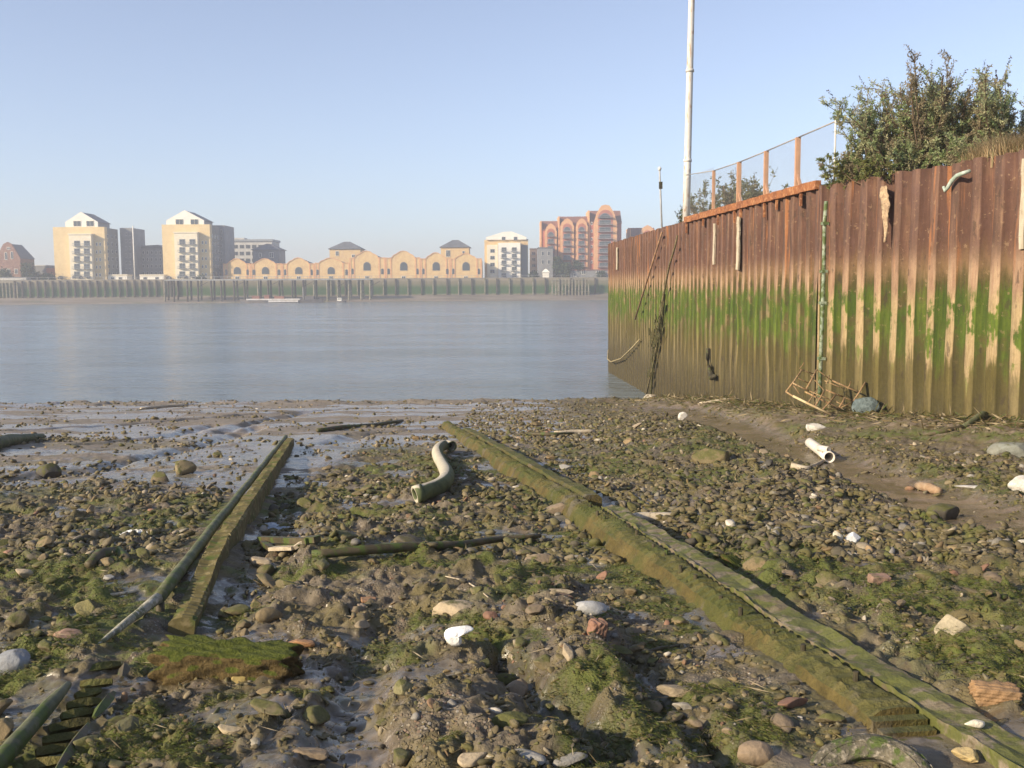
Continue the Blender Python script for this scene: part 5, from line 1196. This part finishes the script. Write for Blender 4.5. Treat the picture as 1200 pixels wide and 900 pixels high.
# mossy timber block
M_block = varied('moss_block', (.16, .115, .05), (.09, .065, .03), 6, .9, .9, .03, moss=.45, mossc=(.085, .125, .018), c3=(.20, .14, .06))
k = NT('moss_topped_block'); v = k.coords('Position'); n = k.noise(v, 7, 5, .65); n2 = k.noise(v, 45, 5, .7); sp = k.n('ShaderNodeSeparateXYZ'); k.L(k.n('ShaderNodeNewGeometry').outputs['Normal'], sp.inputs[0])
mo = k.step(k.math('ADD', sp.outputs['Z'], k.math('MULTIPLY', k.math('SUBTRACT', n, .5), 1.6)), .25, .55)
col = k.mix(mo, k.ramp(n2, [(.3, (.06, .042, .018)), (.7, (.20, .145, .06))]), k.ramp(n2, [(.3, (.05, .07, .012)), (.7, (.145, .16, .03))]))
M_mblock = k.fin(col, .9, k.bump(k.math('ADD', n2, n), 1.0, .03), .2)
brick('timber_block', 'large oblong block with bright green moss on top, in the near left foreground', 268, 792, (.66, .24, .18), C_ol, 1, 41, -.02, .06, cat='block', mat=M_mblock)
rock('boulder', 'flat tan weedy stone in the middle of the near foreground above the white bag', 'stone', 530, 720, (.17, .11, .06), C_ta, .25, 51, .45, sub=4)
rock('boulder', 'smooth pale grey oval stone propped on a red brick piece right of middle', 'stone', 690, 724, (.115, .06, .05), (.42, .42, .41), .05, 52, 1.2, rot=.1, soft=.35)
brick('brick_piece', 'orange and white brick piece supporting the pale grey oval stone', 700, 744, (.085, .08, .09), C_rd, .0, 53, .3)
rock('boulder', 'smooth brown rounded stone at the bottom edge left of the tyre', 'stone', 885, 893, (.085, .06, .055), (.27, .20, .13), .05, 54, .7, soft=.3)
rock('boulder', 'jagged white and ochre stone near the right edge', 'stone', 1120, 746, (.13, .09, .085), (.42, .36, .24), .2, 55, .55, planes=12, soft=1)
brick('brick', 'worn orange brick near the right edge below the jagged white stone', 1166, 822, (.20, .10, .085), (.31, .19, .095), .12, 56, -.15)
brick('brick', 'small red brick lying flat on the shingle at the left foot of the right timber', 812, 858, (.10, .06, .04), (.32, .17, .11), 0, 57, -.4)
brick('brick_piece', 'broken squarish reddish stone piece among the cobbles right of the right timber', 1030, 684, (.14, .09, .07), (.28, .18, .13), .15, 58, .1)
brick('mossy_slab', 'tilted bright green mossy slab beside the right timber', 862, 664, (.20, .17, .05), C_ol, .9, 59, .5, .45, cat='slab', mat=M_mblock)
rock('boulder', 'brown-green rounded boulder right of the bright green tilted slab', 'stone', 893, 668, (.16, .11, .09), (.22, .16, .08), .35, 60, .5)
rock('boulder', 'dark mossy boulder casting shade in the middle of the right cobbles', 'stone', 972, 690, (.13, .11, .10), C_ol, .45, 61, .5)
rock('boulder', 'dark green oblong boulder at the edge of the mud channel', 'stone', 1105, 608, (.22, .12, .12), C_dk, .55, 62, .5)
rock('boulder', 'grey-green large boulder at the right edge below the wall', 'stone', 1188, 536, (.45, .3, .22), (.25, .26, .22), .2, 63, .4)
rock('boulder', 'white chalky boulder cut by the right edge beside the mud channel', 'stone', 1200, 577, (.22, .2, .17), C_wh, 0, 64, .4)
rock('boulder', 'flat white stone slab lying on the mud channel bank near the right edge', 'stone', 1148, 573, (.38, .12, .04), C_wh, 0, 65, .5)
rock('boulder', 'tall dark weedy stone on the left mud', 'stone', 58, 560, (.20, .15, .17), C_dk, .5, 66, .4)
rock('boulder', 'tan squarish stone on the left mud, left of the left timber', 'stone', 216, 555, (.19, .16, .15), (.24, .19, .10), .45, 67, .45)
rock('boulder', 'brown squat stone on the left mud between tan stone and tall dark stone', 'stone', 190, 566, (.15, .12, .12), (.17,.13,.08), .45, 68, .4)
rock('boulder', 'olive-brown boulder near the far end of the stony bank by the mud channel', 'stone', 836, 541, (.36, .26, .20), (.16, .125, .06), .5, 69, .4)
rock('boulder', 'grey-blue boulder at the left edge beside the green rail', 'stone', 14, 785, (.12, .09, .085), (.24, .25, .26), .1, 70, .5, soft=.5)
rock('boulder', 'reddish flat stone left of the splintered rail tip', 'stone', 80, 750, (.09, .06, .045), (.36, .23, .16), .1, 71, .5)
rock('boulder', 'yellow-green angular stone left of the splintered rail tip', 'stone', 101, 722, (.09, .07, .07), (.30, .26, .10), .35, 72, .5, soft=1)
rock('boulder', 'ochre stone at the lower edge of the moss topped block', 'stone', 283, 806, (.055, .045, .06), (.40, .30, .10), .3, 73, .5)
rock('boulder', 'orange-brown flat stone behind the right end of the moss topped block', 'stone', 353, 757, (.09, .05, .03), (.42, .23, .11), .05, 74, .5)
rock('boulder', 'sharp pale tan stone chip below the moss topped block', 'stone', 270, 862, (.06, .045, .045), (.45, .36, .22), .1, 75, .5, soft=1)
rock('boulder', 'small rounded mossy stone in the dark gully left of the white bag', 'stone', 472, 812, (.055, .05, .045), (.20, .18, .09), .5, 76, .5)
rock('boulder', 'mossy mushroom-like stone above the moss topped block', 'stone', 277, 722, (.10, .06, .035), C_ol, .8, 77, 1.3)
rock('boulder', 'white quartz stone left of a white shard on the right cobbles', 'stone', 981, 637, (.05, .04, .07), (.66, .62, .50), .1, 78, .8, soft=1)
rock('boulder', 'long brown flat stone touching the left side of the right timber', 'stone', 652, 600, (.2, .1, .08), C_bn, .3, 79, .4)
rock('boulder', 'long tan flat stone just left of the right timber near the brick piece', 'stone', 650, 698, (.14, .05, .03), C_ta, .1, 80, .5)
rock('boulder', 'large brown stone next to the right timber half way along', 'stone', 634, 662, (.2, .09, .06), C_bn, .35, 86, .5)
rock('boulder', 'dark round weedy boulder left of the long dark pole', 'stone', 405, 636, (.13, .1, .1), C_ol, .5, 87, .4)
rock('boulder', 'dark angular boulder behind the long dark pole', 'stone', 478, 640, (.14, .1, .09), C_dk, .35, 88, .4)
brick('brick_piece', 'orange flat brick piece among stones left of the flat tan stone', 432, 706, (.10, .07, .03), (.34, .19, .10), 0, 89, .2)
brick('brick_piece', 'pale pink brick corner left of the flat tan stone', 424, 718, (.05, .05, .06), (.42, .32, .23), 0, 90, .5)
rock('shell', 'white shell lying on the near end of the side plank', 'shell', 1141, 868, (.045, .03, .022), (.72, .66, .52), 0, 91, 3.5)
rock('lump', 'yellow and white lump of debris at the bottom edge below the shell', 'stone', 1132, 893, (.06, .05, .03), (.60, .45, .20), .1, 92, .8)
rock('shard', 'bluish white sharp shard on the right cobbles beside the white quartz', 'shard', 1000, 637, (.085, .03, .06), (.60, .62, .64), 0, 93, .8, soft=1)
rock('chalk_lump', 'white lump at the foot of the old rope beside the water', 'stone', 800, 492, (.16, .1, .16), C_wh, 0, 94, .5, soft=1)
# ---- bags
M_bag = varied('white_plastic_film', (.85, .85, .82), (.70, .70, .66), 8, .45, .6, .01, spec=.5)
def crumple(name, label, cat, px, py, outline, hgt, mat, seed, scale, rot=0):
    """crumpled sheet: a lobed patch with folds, given real thickness"""
    q = G(px, py); rr = np.random.default_rng(seed); nr_, na = 14, 56; V = [(0, 0, hgt)]; Fq = []
    for i in range(1, nr_+1):
        for j in range(na):
            a_ = 2*math.pi*j/na; R_ = np.interp(a_, np.linspace(0, 2*math.pi, len(outline)+1), list(outline)+[outline[0]])*scale
            t = i/nr_; z_ = hgt*(1-t**2)*(.55+.6*math.sin(a_*5+t*4+seed)*t+.35*math.sin(a_*9-t*7))+rr.uniform(-.006, .006)
            V.append((math.cos(a_+rot)*R_*t, math.sin(a_+rot)*R_*t, max(z_, -.01)))
    for j in range(na): Fq.append([0, 1+j, 1+(j+1) % na])
    for i in range(nr_-1):
        for j in range(na): a_ = 1+i*na; Fq.append([a_+j, a_+na+j, a_+na+(j+1) % na, a_+(j+1) % na])
    V = np.array(V)+np.array([q.x, q.y, q.z+.02]); o = newobj(name, V, Fq, mat, smooth=False); md = o.modifiers.new('s', 'SOLIDIFY'); md.thickness = .004; return tag(o, label, cat)
# white bag: upright crumpled L shape
bq = G(532, 768); bgp = [(-.02, .0), (.035, .0), (.045, .035), (.03, .075), (.06, .095), (.10, .09), (.115, .105), (.075, .125), (.03, .12), (-.01, .115), (-.055, .10), (-.06, .06), (-.045, .03)]
V = []; Fq = []; rr = np.random.default_rng(3); m_ = len(bgp)
grid = 22
cen = np.mean(bgp, 0)
for layer in range(6):
    t = 1-layer/5.0
    for (x, z_) in bgp:
        for sub in (0,):
            xx = cen[0]+(x-cen[0])*t; zz_ = cen[1]+(z_-cen[1])*t
            V.append((bq.x+xx*1.02, bq.y+.05-(.035*math.cos(t*1.5)+rr.uniform(-.012, .012)), bq.z+.02+zz_*1.0))
n_front = len(V)
for layer in range(6):
    t = 1-layer/5.0
    for (x, z_) in bgp: V.append((bq.x+(cen[0]+(x-cen[0])*t)*1.02, bq.y+.06+(.03*math.cos(t*1.5)+rr.uniform(-.01, .01)), bq.z+.02+(cen[1]+(z_-cen[1])*t)*1.0))
for side_, off in ((0, 0), (1, n_front)):
    for l in range(5):
        for j in range(m_):
            a_ = off+l*m_+j; b_ = off+l*m_+(j+1) % m_; f_ = [a_, b_, b_+m_, a_+m_]; Fq.append(f_ if side_ == 0 else f_[::-1])
for j in range(m_): Fq.append([j, n_front+j, n_front+(j+1) % m_, (j+1) % m_])
o = tag(newobj('plastic_bag', V, Fq, M_bag), 'bright white crumpled plastic bag in the middle of the near shingle', 'plastic bag')
md = o.modifiers.new('sub', 'SUBSURF'); md.levels = md.render_levels = 1
crumple('plastic_bag', 'flattened white plastic scrap on the weed left of the left timber', 'plastic bag', 160, 628, [1, .6, .5, .7, 1, .5, .45, .6], .04, M_bag, 4, .17)
crumple('plastic_sheet', 'bluish plastic film in the shadow right of the left timber', 'plastic sheet', 311, 620, [1, .6, .8, .5, 1, .7, .5, .8], .02, varied('bluish_film', (.42, .46, .50), (.30, .34, .38), 8, .3, .5), 5, .26)
# blue grey sack and others by the wall
k = NT('blue_grey_sack'); v = k.coords('Object'); n = k.noise(v, 6, 6, .7, 1.0); k.fin(k.ramp(n, [(.3, (.08, .105, .105)), (.6, (.16, .205, .205)), (.8, (.34, .38, .37))]), .5, k.bump(n, 1.0, .08), .4); M_sack = k.m
q = wp(1013, 484, -.3); V, Fc = rock_mesh(44, 4, 14, .7); V = V*np.array([.40, .28, .27])+np.array([q.x, q.y, ZZ(1013, 485, Yc-.3)+.20]); tag(newobj('plastic_sack', V, Fc, M_sack, smooth=True), 'blue-grey plastic sack lying against the wall foot beside the metal frame', 'sack')
rock('boulder', 'pile of pale rubble stone lying in the debris near the blue-grey sack', 'stone', 955, 503, (.28, .14, .11), C_wh, .1, 95, .5)
# white thing at foot of rope
Ysh = 47.2; qs = P(762, 470, Ysh); V, Fc = rock_mesh(46, 3, 12, .9)
tag(newobj('rubber_boot', np.concatenate([V*np.array([.36, .2, .17])+np.array([qs.x-.05, Ysh, H(qs.x, Ysh)+.16])]), Fc, varied('dirty_white_rubber', (.55, .50, .40), (.16, .12, .08), 4, .7, .4), smooth=True), 'dirty white lump like an old shoe at the bottom end of the hanging rope', 'shoe')
# ---- broken white pipe
pa = G(956, 524, .10); pb = G(972, 536, .09); d_ = (pb-pa)
wpipe = thing('broken_pipe', 'short broken white pipe with a dark open end on the mud channel', 'pipe', (*((pa+pb)/2).xy, pb.z-.1))
MB().tube([pa+Vector((-.06, .25, .06)), pa, pa.lerp(pb, .5), pb], [.095, .10, .10, .105], 16, hollow=.02).build('pipe_wall', varied('white_plastic', (.74, .68, .58), (.60, .54, .44), 4, .5, .1), wpipe, True)
c2 = pb+Vector((.02, .12, .12)); MB().tube([c2+Vector((-.12, .2, 0)), c2], .06, 12, hollow=.015).build('side_branch', varied('white_plastic_branch', (.74, .68, .58), (.60, .54, .44), 4, .5, .1), wpipe, True)
# ---- tyre
tc = G(1020, 934, -.075); ax = Vector((-.30, -.38, .85)).normalized(); tyr = thing('tyre', 'muddy old tyre half buried at the bottom edge beside the right timber', 'tyre', tc)
xa1 = ax.cross(Vector((0, 0, 1))).normalized(); ya1 = ax.cross(xa1)
def revolve(prof, n=72):
    V = []; Fq = []; m_ = len(prof)
    for i in range(n):
        a_ = 2*math.pi*i/n; rd = xa1*math.cos(a_)+ya1*math.sin(a_)
        for r_, h in prof: V.append(tc+rd*r_+ax*h)
    for i in range(n):
        for j in range(m_): i2 = (i+1) % n; j2 = (j+1) % m_; Fq.append([i*m_+j, i2*m_+j, i2*m_+j2, i*m_+j2])
    mm = MB(); mm.add(V, Fq); return mm
M_rub = varied('muddy_rubber', (.15, .13, .09), (.075, .07, .05), 9, .85, .9, .02, moss=.35, c3=(.25, .22, .17))
RT = .265
revolve([(.155, .035), (.165, .055), (.20, .070), (.235, .066), (.258, .05), (RT-.008, .02), (RT-.008, -.05), (.25, -.08), (.17, -.08), (.155, -.05)]).build('carcass', M_rub, tyr, True)
revolve([(.150, .030), (.158, .052), (.166, .052), (.166, .030)]).build('bead', M_rub, tyr, True)
revolve([(.205, .068), (.209, .075), (.213, .068)], 60).build('sidewall_ring', M_rub, tyr, True)
mb = MB()
for i in range(30):
    a_ = 2*math.pi*(i+.5)/30; rd = xa1*math.cos(a_)+ya1*math.sin(a_); tg = ax.cross(rd)
    for h0, h1, r0 in ((.012, .05, RT-.012), (-.055, -.005, RT-.012)):
        V = [tc+rd*(r_)+ax*h+tg*s for r_, h, s in [(r0, h0, -.018), (r0, h0, .018), (r0-.01 if h1 > .03 else r0, h1, .018), (r0-.01 if h1 > .03 else r0, h1, -.018), (RT+.008, h0, -.015), (RT+.008, h0, .015), (RT-.004 if h1 > .03 else RT+.008, h1, .015), (RT-.004 if h1 > .03 else RT+.008, h1, -.015)]]
        mb.add(V, [[0, 3, 2, 1], [4, 5, 6, 7], [0, 1, 5, 4], [1, 2, 6, 5], [2, 3, 7, 6], [3, 0, 4, 7]])
mb.build('tread', M_rub, tyr)
V, Fc = rock_mesh(47, 3, 10, .6); Rq = np.array([xa1, ya1, ax]).T
newobj('mud_fill', (V*np.array([.165, .165, .03]))@Rq.T+np.array(tc), Fc, M_ground, tyr, smooth=True)
# ================================================================ COBBLES AND SHINGLE
def pix(x, y, z):
    p = np.stack([x, y, z-CZ], -1)@np.array(CM); return 600+F*p[:, 0]/-p[:, 2], 450-F*p[:, 1]/-p[:, 2]
RBL = [(A_.x, A_.y), (B_.x, B_.y)]; LBL = [(LA.x, LA.y), (LB.x, LB.y)]
def off_beams(x, y):
    rx = np.interp(y, [B_.y, A_.y], [B_.x, A_.x]); lx = np.interp(y, [LB.y, LA.y], [LB.x, LA.x])
    bad = ((x > rx-.03) & (x < rx+.75) & (y < A_.y+.3)) | ((x > lx-.42) & (x < lx+.20) & (y < LA.y+.2) & (y > LB.y-.3))
    cn = [G(110, 775), G(160, 775), G(75, 905), G(20, 905)]
    bad |= segdist(x, y, [((cn[0].x+cn[1].x)/2, cn[0].y), ((cn[2].x+cn[3].x)/2, cn[2].y)]) < .15
    return ~bad
def stoniness(x, y):
    mud, ch, dw = masks(x, y)
    s = .25+.75*ss(.40, .62, fbm(x, y, 1.1, 3, 201)); s = s*(1-.96*mud*(1-ss(.55, .75, fbm(x, y, 1.5, 3, 211)))); s = s*(1-.93*ch)
    rx = np.interp(y, [B_.y, A_.y], [B_.x, A_.x]); right = (x > rx+.4)
    s = np.where(right & (dw > 3.2), np.maximum(s, .8*(1-ch)), s); s = np.where((dw < .9), np.maximum(s*.6, .5*(fbm(x, y, .8, 2, 5) > .48)), s); s = np.where((dw >= .9) & (dw < 3.5) & (y < 40), s*.4, s)
    edge = ss(43, 46, y)*(1-ss(48.2, 49, y)); s = np.maximum(s, .75*edge)
    return s*(dw > .12)*(x < np.interp(y, [w_[1] for w_ in WALL], [w_[0] for w_ in WALL]))
def scatter(n, y0, y1, power, seed):
    rr = np.random.default_rng(seed); N = int(n*3.2); u_ = rr.random(N); a = 1-power
    y = (y0**a+(y1**a-y0**a)*u_)**(1/a); x = (rr.random(N)*2-1)*(0.60*y+1.0)
    ok = (rr.random(N) < stoniness(x, y)) & off_beams(x, y); x = x[ok][:n]; y = y[ok][:n]; return x, y, rr
PALN = np.array([(.130, .107, .055), (.175, .140, .075), (.090, .078, .040), (.23, .185, .115), (.36, .30, .21), (.24, .22, .185), (.55, .50, .41), (.24, .135, .088), (.28, .195, .105), (.080, .070, .050), (.090, .092, .028), (.12, .118, .040)])
PW = np.array([20, 18, 14, 12, 5, 6, 1.6, 3.5, 3.5, 8, 7, 5]); PWm = np.array([22, 18, 17, 9, 3.5, 4, 1.6, 1.2, 2.5, 7, 10, 8])
def shingle(name, n, y0, y1, power, smin, smax, sub, seed, flat=(.22, .62)):
    x, y, rr = scatter(n, y0, y1, power, seed); n = len(x); var = [rock_mesh(900+i, sub, 7, 1.15) for i in range(14)]
    nv = len(var[0][0]); nf = len(var[0][1]); z = height(x, y)
    s = smin*(smax/smin)**(rr.random(n)**(1.35 if y0 == 8 else 1.8))
    s *= 1+.0*y
    A = rr.uniform(0, 2*np.pi, n); tl = rr.normal(size=n)*.48; fl = rr.uniform(flat[0], flat[1], n); el = rr.uniform(.38, 1, n)
    vi = rr.integers(0, 14, n); B = np.stack([v_[0] for v_ in var])[vi]; B = B*np.stack([np.ones(n), el, fl], -1)[:, None, :]*s[:, None, None]
    ca, sa = np.cos(A)[:, None], np.sin(A)[:, None]; ct, st_ = np.cos(tl)[:, None], np.sin(tl)[:, None]
    X, Y, Z = B[..., 0], B[..., 1], B[..., 2]; X, Z = X*ct-Z*st_, X*st_+Z*ct; X, Y = X*ca-Y*sa, X*sa+Y*ca
    V = np.stack([X+x[:, None], Y+y[:, None], Z+(z+s*fl*.22)[:, None]], -1).reshape(-1, 3)
    Fc = np.stack([v_[1] for v_ in var])[vi]+(np.arange(n)*nv)[:, None, None]; Fc = Fc.reshape(-1, 3)
    right = x > np.interp(y, [B_.y, A_.y], [B_.x, A_.x]); wts = np.where(right[:, None], PWm, PW); wts = wts/wts.sum(1, keepdims=True); ci = (wts.cumsum(1) < rr.random(n)[:, None]).sum(1)
    al = algae_mask(x, y) > rr.uniform(.25, 1, n); ci = np.where(al, rr.integers(9, 12, n), ci)
    T = PALN[ci]*rr.uniform(.55, 1.2, (n, 1)); T = np.repeat(T, nv, 0)
    return newobj(name, V, Fc, M_shingle, origin=(0, 0, 0), smooth=False, attrs={'tone': T})
o = shingle('shingle', 26000, 3.2, 10, 1.6, .006, .040, 1, 301); tag(o, 'small multicoloured stones and brick chips covering the near foreshore', 'shingle', kind='stuff')
o = shingle('shingle', 26000, 8, 24, 1.7, .018, .085, 1, 302); tag(o, 'weedy brown stones covering the middle of the foreshore between mud patches', 'shingle', kind='stuff')
o = shingle('shingle', 9000, 20, 49, 1.2, .035, .12, 1, 303, (.3, .6)); tag(o, 'pale pebbly stones scattered on mud along the river edge and wall foot', 'shingle', kind='stuff')
# individual cobbles
LM = [('white plastic bag', 540, 755), ('moss-topped block', 268, 775), ('splintered rail tip', 140, 725), ('flat tan stone', 530, 715), ('pale grey oval stone', 690, 722), ('S-shaped pipe', 512, 552), ('tyre', 1022, 880),
      ('jagged white stone', 1120, 740), ('orange brick at right', 1166, 812), ('tilted green slab', 862, 660), ('broken box', 340, 636), ('long dark pole', 480, 652), ('white plastic scrap', 160, 626), ('tan squarish stone', 216, 552), ('tall dark weedy stone', 58, 553),
      ('bleached pale plank', 765, 610), ('broken white pipe', 965, 528), ('dark green channel boulder', 1105, 600), ('chalky white boulder', 1195, 570), ('smooth brown stone at bottom edge', 885, 885), ('grey-blue stone at left edge', 14, 780), ('ribbed rotted timber', 90, 835),
      ('white quartz stone', 981, 633), ('squarish reddish piece', 1030, 680), ('far end of left timber', 338, 508), ('far end of right timber', 520, 500), ('mid right timber', 800, 690), ('olive boulder by channel', 836, 538)]
rr = np.random.default_rng(77); rocks = [rock_mesh(400+i, 3, 6+i % 7, .9+.03*(i % 8)) for i in range(14)]; rmesh = []
for i, (V, Fc) in enumerate(rocks):
    o = newobj('cobble', V*np.array([1, .75, .55]), Fc, M_stone, origin=(0, 0, 0), smooth=True); rmesh.append(o.data); del WL[o.name]; bpy.data.objects.remove(o)
kinds = [('mossy olive', C_ol, .55), ('weedy brown', (.22, .165, .085), .30), ('dark', C_dk, .12), ('tan', C_ta, .05), ('pale grey', (.32, .305, .27), .08), ('white', (.50, .47, .40), .03), ('reddish', C_rd, .05), ('bright green mossy', (.12, .13, .04), 1.0), ('ochre', C_oc, .15), ('greyish brown', C_bn, .18)]
kw = np.array([32, 28, 8, 7, 5, 2, 3, 7, 3, 9.]); kw /= kw.sum()
placed = []; cand = []
for (n_, y0, y1, pw_, sd_) in [(900, 3.6, 30, 1.75, 5)]:
    x, y, _ = scatter(n_, y0, y1, pw_, sd_); z = height(x, y); px, py = pix(x, y, z)
    for i in range(len(x)):
        if -15 < px[i] < 1215 and 470 < py[i] < 900: cand.append((x[i], y[i], z[i], px[i], py[i]))
res = [(q[1], q[2]) for q in LM]
for c in cand:
    if len(placed) >= 262: break
    s = (.035+.055*rr.random()**1.5)*(c[1]/6)**.42
    if any((c[0]-p[0])**2+(c[1]-p[1])**2 < (s*1.2+p[5])**2 for p in placed): continue
    if any(abs(c[3]-a)+1.3*abs(c[4]-b) < 42 for a, b in res): continue
    kd = rr.choice(len(kinds), p=kw)
    d = [(math.hypot((c[3]-a)*1.0, (c[4]-b)*1.7), nm, a, b) for nm, a, b in LM]; dd, nm, a, b = min(d)
    dx, dy = c[3]-a, (c[4]-b)*1.7; rel = ('right of' if dx > 0 else 'left of') if abs(dx) > abs(dy) else ('in front of' if dy > 0 else 'behind')
    placed.append((c[0], c[1], c[2], c[3], c[4], s, kd, nm, rel))
groups = {}
for i, p in enumerate(placed): groups.setdefault((p[6], p[7], p[8]), []).append(i)
ordn = ['leftmost', 'second from left', 'third from left', 'fourth from left', 'fifth from left', 'sixth from left', 'seventh from left', 'eighth from left', 'ninth from left']
for (kd, nm, rel), ids in groups.items():
    ids.sort(key=lambda i: placed[i][3])
    for r_, i in enumerate(ids):
        p = placed[i]; o = bpy.data.objects.new('cobble', rmesh[rr.integers(0, 14)]); COL.objects.link(o)
        o.location = (p[0], p[1], p[2]+p[5]*.22); o.rotation_euler = (rr.normal()*.2, rr.normal()*.2, rr.uniform(0, 6.28)); f_ = rr.uniform(.75, 1.3); o.scale = (p[5]*f_*1.15, p[5]*1.05, p[5]*rr.uniform(.7, 1.25))
        c = kinds[kd][1]; g_ = rr.uniform(.65, 1.1); o.color = (c[0]*g_, c[1]*g_, c[2]*g_, kinds[kd][2])
        sz = 'small' if p[5]/(p[1]/6)**.42 < .055 else 'larger'
        lab = f'{kinds[kd][0]} cobble {rel} the {nm}'
        if len(ids) > 1: lab = f'{kinds[kd][0]} cobble {rel} the {nm}, {ordn[r_]}'
        tag(o, lab, 'stone', 'cobbles strewn over the foreshore')
# ---- green weed, one loose covering
k = leaf_mat('green_weed', .25)
def weed(n, y0, y1, seed, ln, wd, cols, thr):
    rr = np.random.default_rng(seed); N = n*9; a = -.6; u_ = rr.random(N); y = (y0**a+(y1**a-y0**a)*u_)**(1/a); x = (rr.random(N)*2-1)*(.6*y+.8)
    al = algae_mask(x, y); ok = (al*(.4+.9*fbm(x, y, .12, 2, 400)) > thr) & off_beams(x, y); x = x[ok][:n]; y = y[ok][:n]; n = len(x); z = height(x, y)
    az = fbm(x, y, .5, 2, 77)*9+rr.normal(size=n)*.8; sc_ = (y/6)**.35; L = ln*rr.uniform(.5, 1.4, n)*sc_
    D = np.stack([np.cos(az), np.sin(az), rr.uniform(-.05, .35, n)], 1)
    return np.stack([x, y, z+.006+rr.random(n)*.012], 1), D, L, wd*rr.uniform(.6, 1.4, n)*sc_, np.array(cols)[rr.integers(0, len(cols), n)]*rr.uniform(.7, 1.3, (n, 1))
c1 = weed(150000, 3.3, 26, 61, .030, .0030, [(.085, .115, .018), (.13, .15, .03), (.16, .16, .05), (.06, .08, .014), (.15, .125, .045)], .45)
o = leaves_mesh('green_weed', c1[0], c1[1], c1[2], c1[3], c1[4], k, None, (0, 0, 0)); tag(o, 'green and olive filaments of weed draped over stones and mud', 'seaweed', kind='stuff')
# debris line at the foot of the wall
n = 9000; Y = rng.uniform(12, 46, n); wx = np.interp(Y, [w_[1] for w_ in WALL], [w_[0] for w_ in WALL]); x = wx-rng.gamma(1.6, .42, n)-.12; z = height(x, Y)
D = rng.normal(size=(n, 3))*np.array([1, 1, .25]); o = leaves_mesh('washed_up_debris', np.stack([x, Y, z+rng.random(n)*.07], 1), D, rng.uniform(.08, .42, n), rng.uniform(.012, .045, n), np.array([(.20, .15, .07), (.13, .12, .04), (.10, .075, .035), (.36, .29, .18), (.09, .11, .03)])[rng.integers(0, 5, n)], k, None, (0, 0, 0))
tag(o, 'washed-up twigs, straw and weed along the foot of the rusty wall', 'debris', kind='stuff')
n = 2600; yy_ = (3.3**-.6+(30**-.6-3.3**-.6)*rng.random(n))**(-1/.6); xx_ = (rng.random(n)*2-1)*(.6*yy_+.8); ok = off_beams(xx_, yy_) & (stoniness(xx_, yy_) > .15); xx_ = xx_[ok]; yy_ = yy_[ok]; n = len(xx_)
D = rng.normal(size=(n, 3))*np.array([1, 1, .10]); sc_ = (yy_/6)**.4; o = leaves_mesh('twig_litter', np.stack([xx_, yy_, height(xx_, yy_)+.015+rng.random(n)*.02], 1), D, rng.uniform(.03, .16, n)*sc_, rng.uniform(.003, .008, n)*sc_, np.array([(.22, .17, .09), (.11, .085, .045), (.40, .33, .22), (.08, .07, .04)])[rng.integers(0, 4, n)], k, None, (0, 0, 0))
tag(o, 'thin twigs and straw bits littering the shingle', 'debris', kind='stuff')
# ---- haze
hz = NT('haze'); hz.t.nodes.clear(); out = hz.n('ShaderNodeOutputMaterial'); pv = hz.n('ShaderNodeVolumePrincipled')
pv.inputs['Color'].default_value = (.77, .79, .87, 1); pv.inputs['Density'].default_value = 0.00078; pv.inputs['Anisotropy'].default_value = 0.15; hz.L(pv.outputs[0], out.inputs['Volume'])
o = MB().box(-1500, 1500, -120, 1400, -6, 60).build('haze', hz.m, origin=(0, 0, 0)); tag(o, 'pale blue-grey river haze softening the far bank', 'haze', kind='stuff')
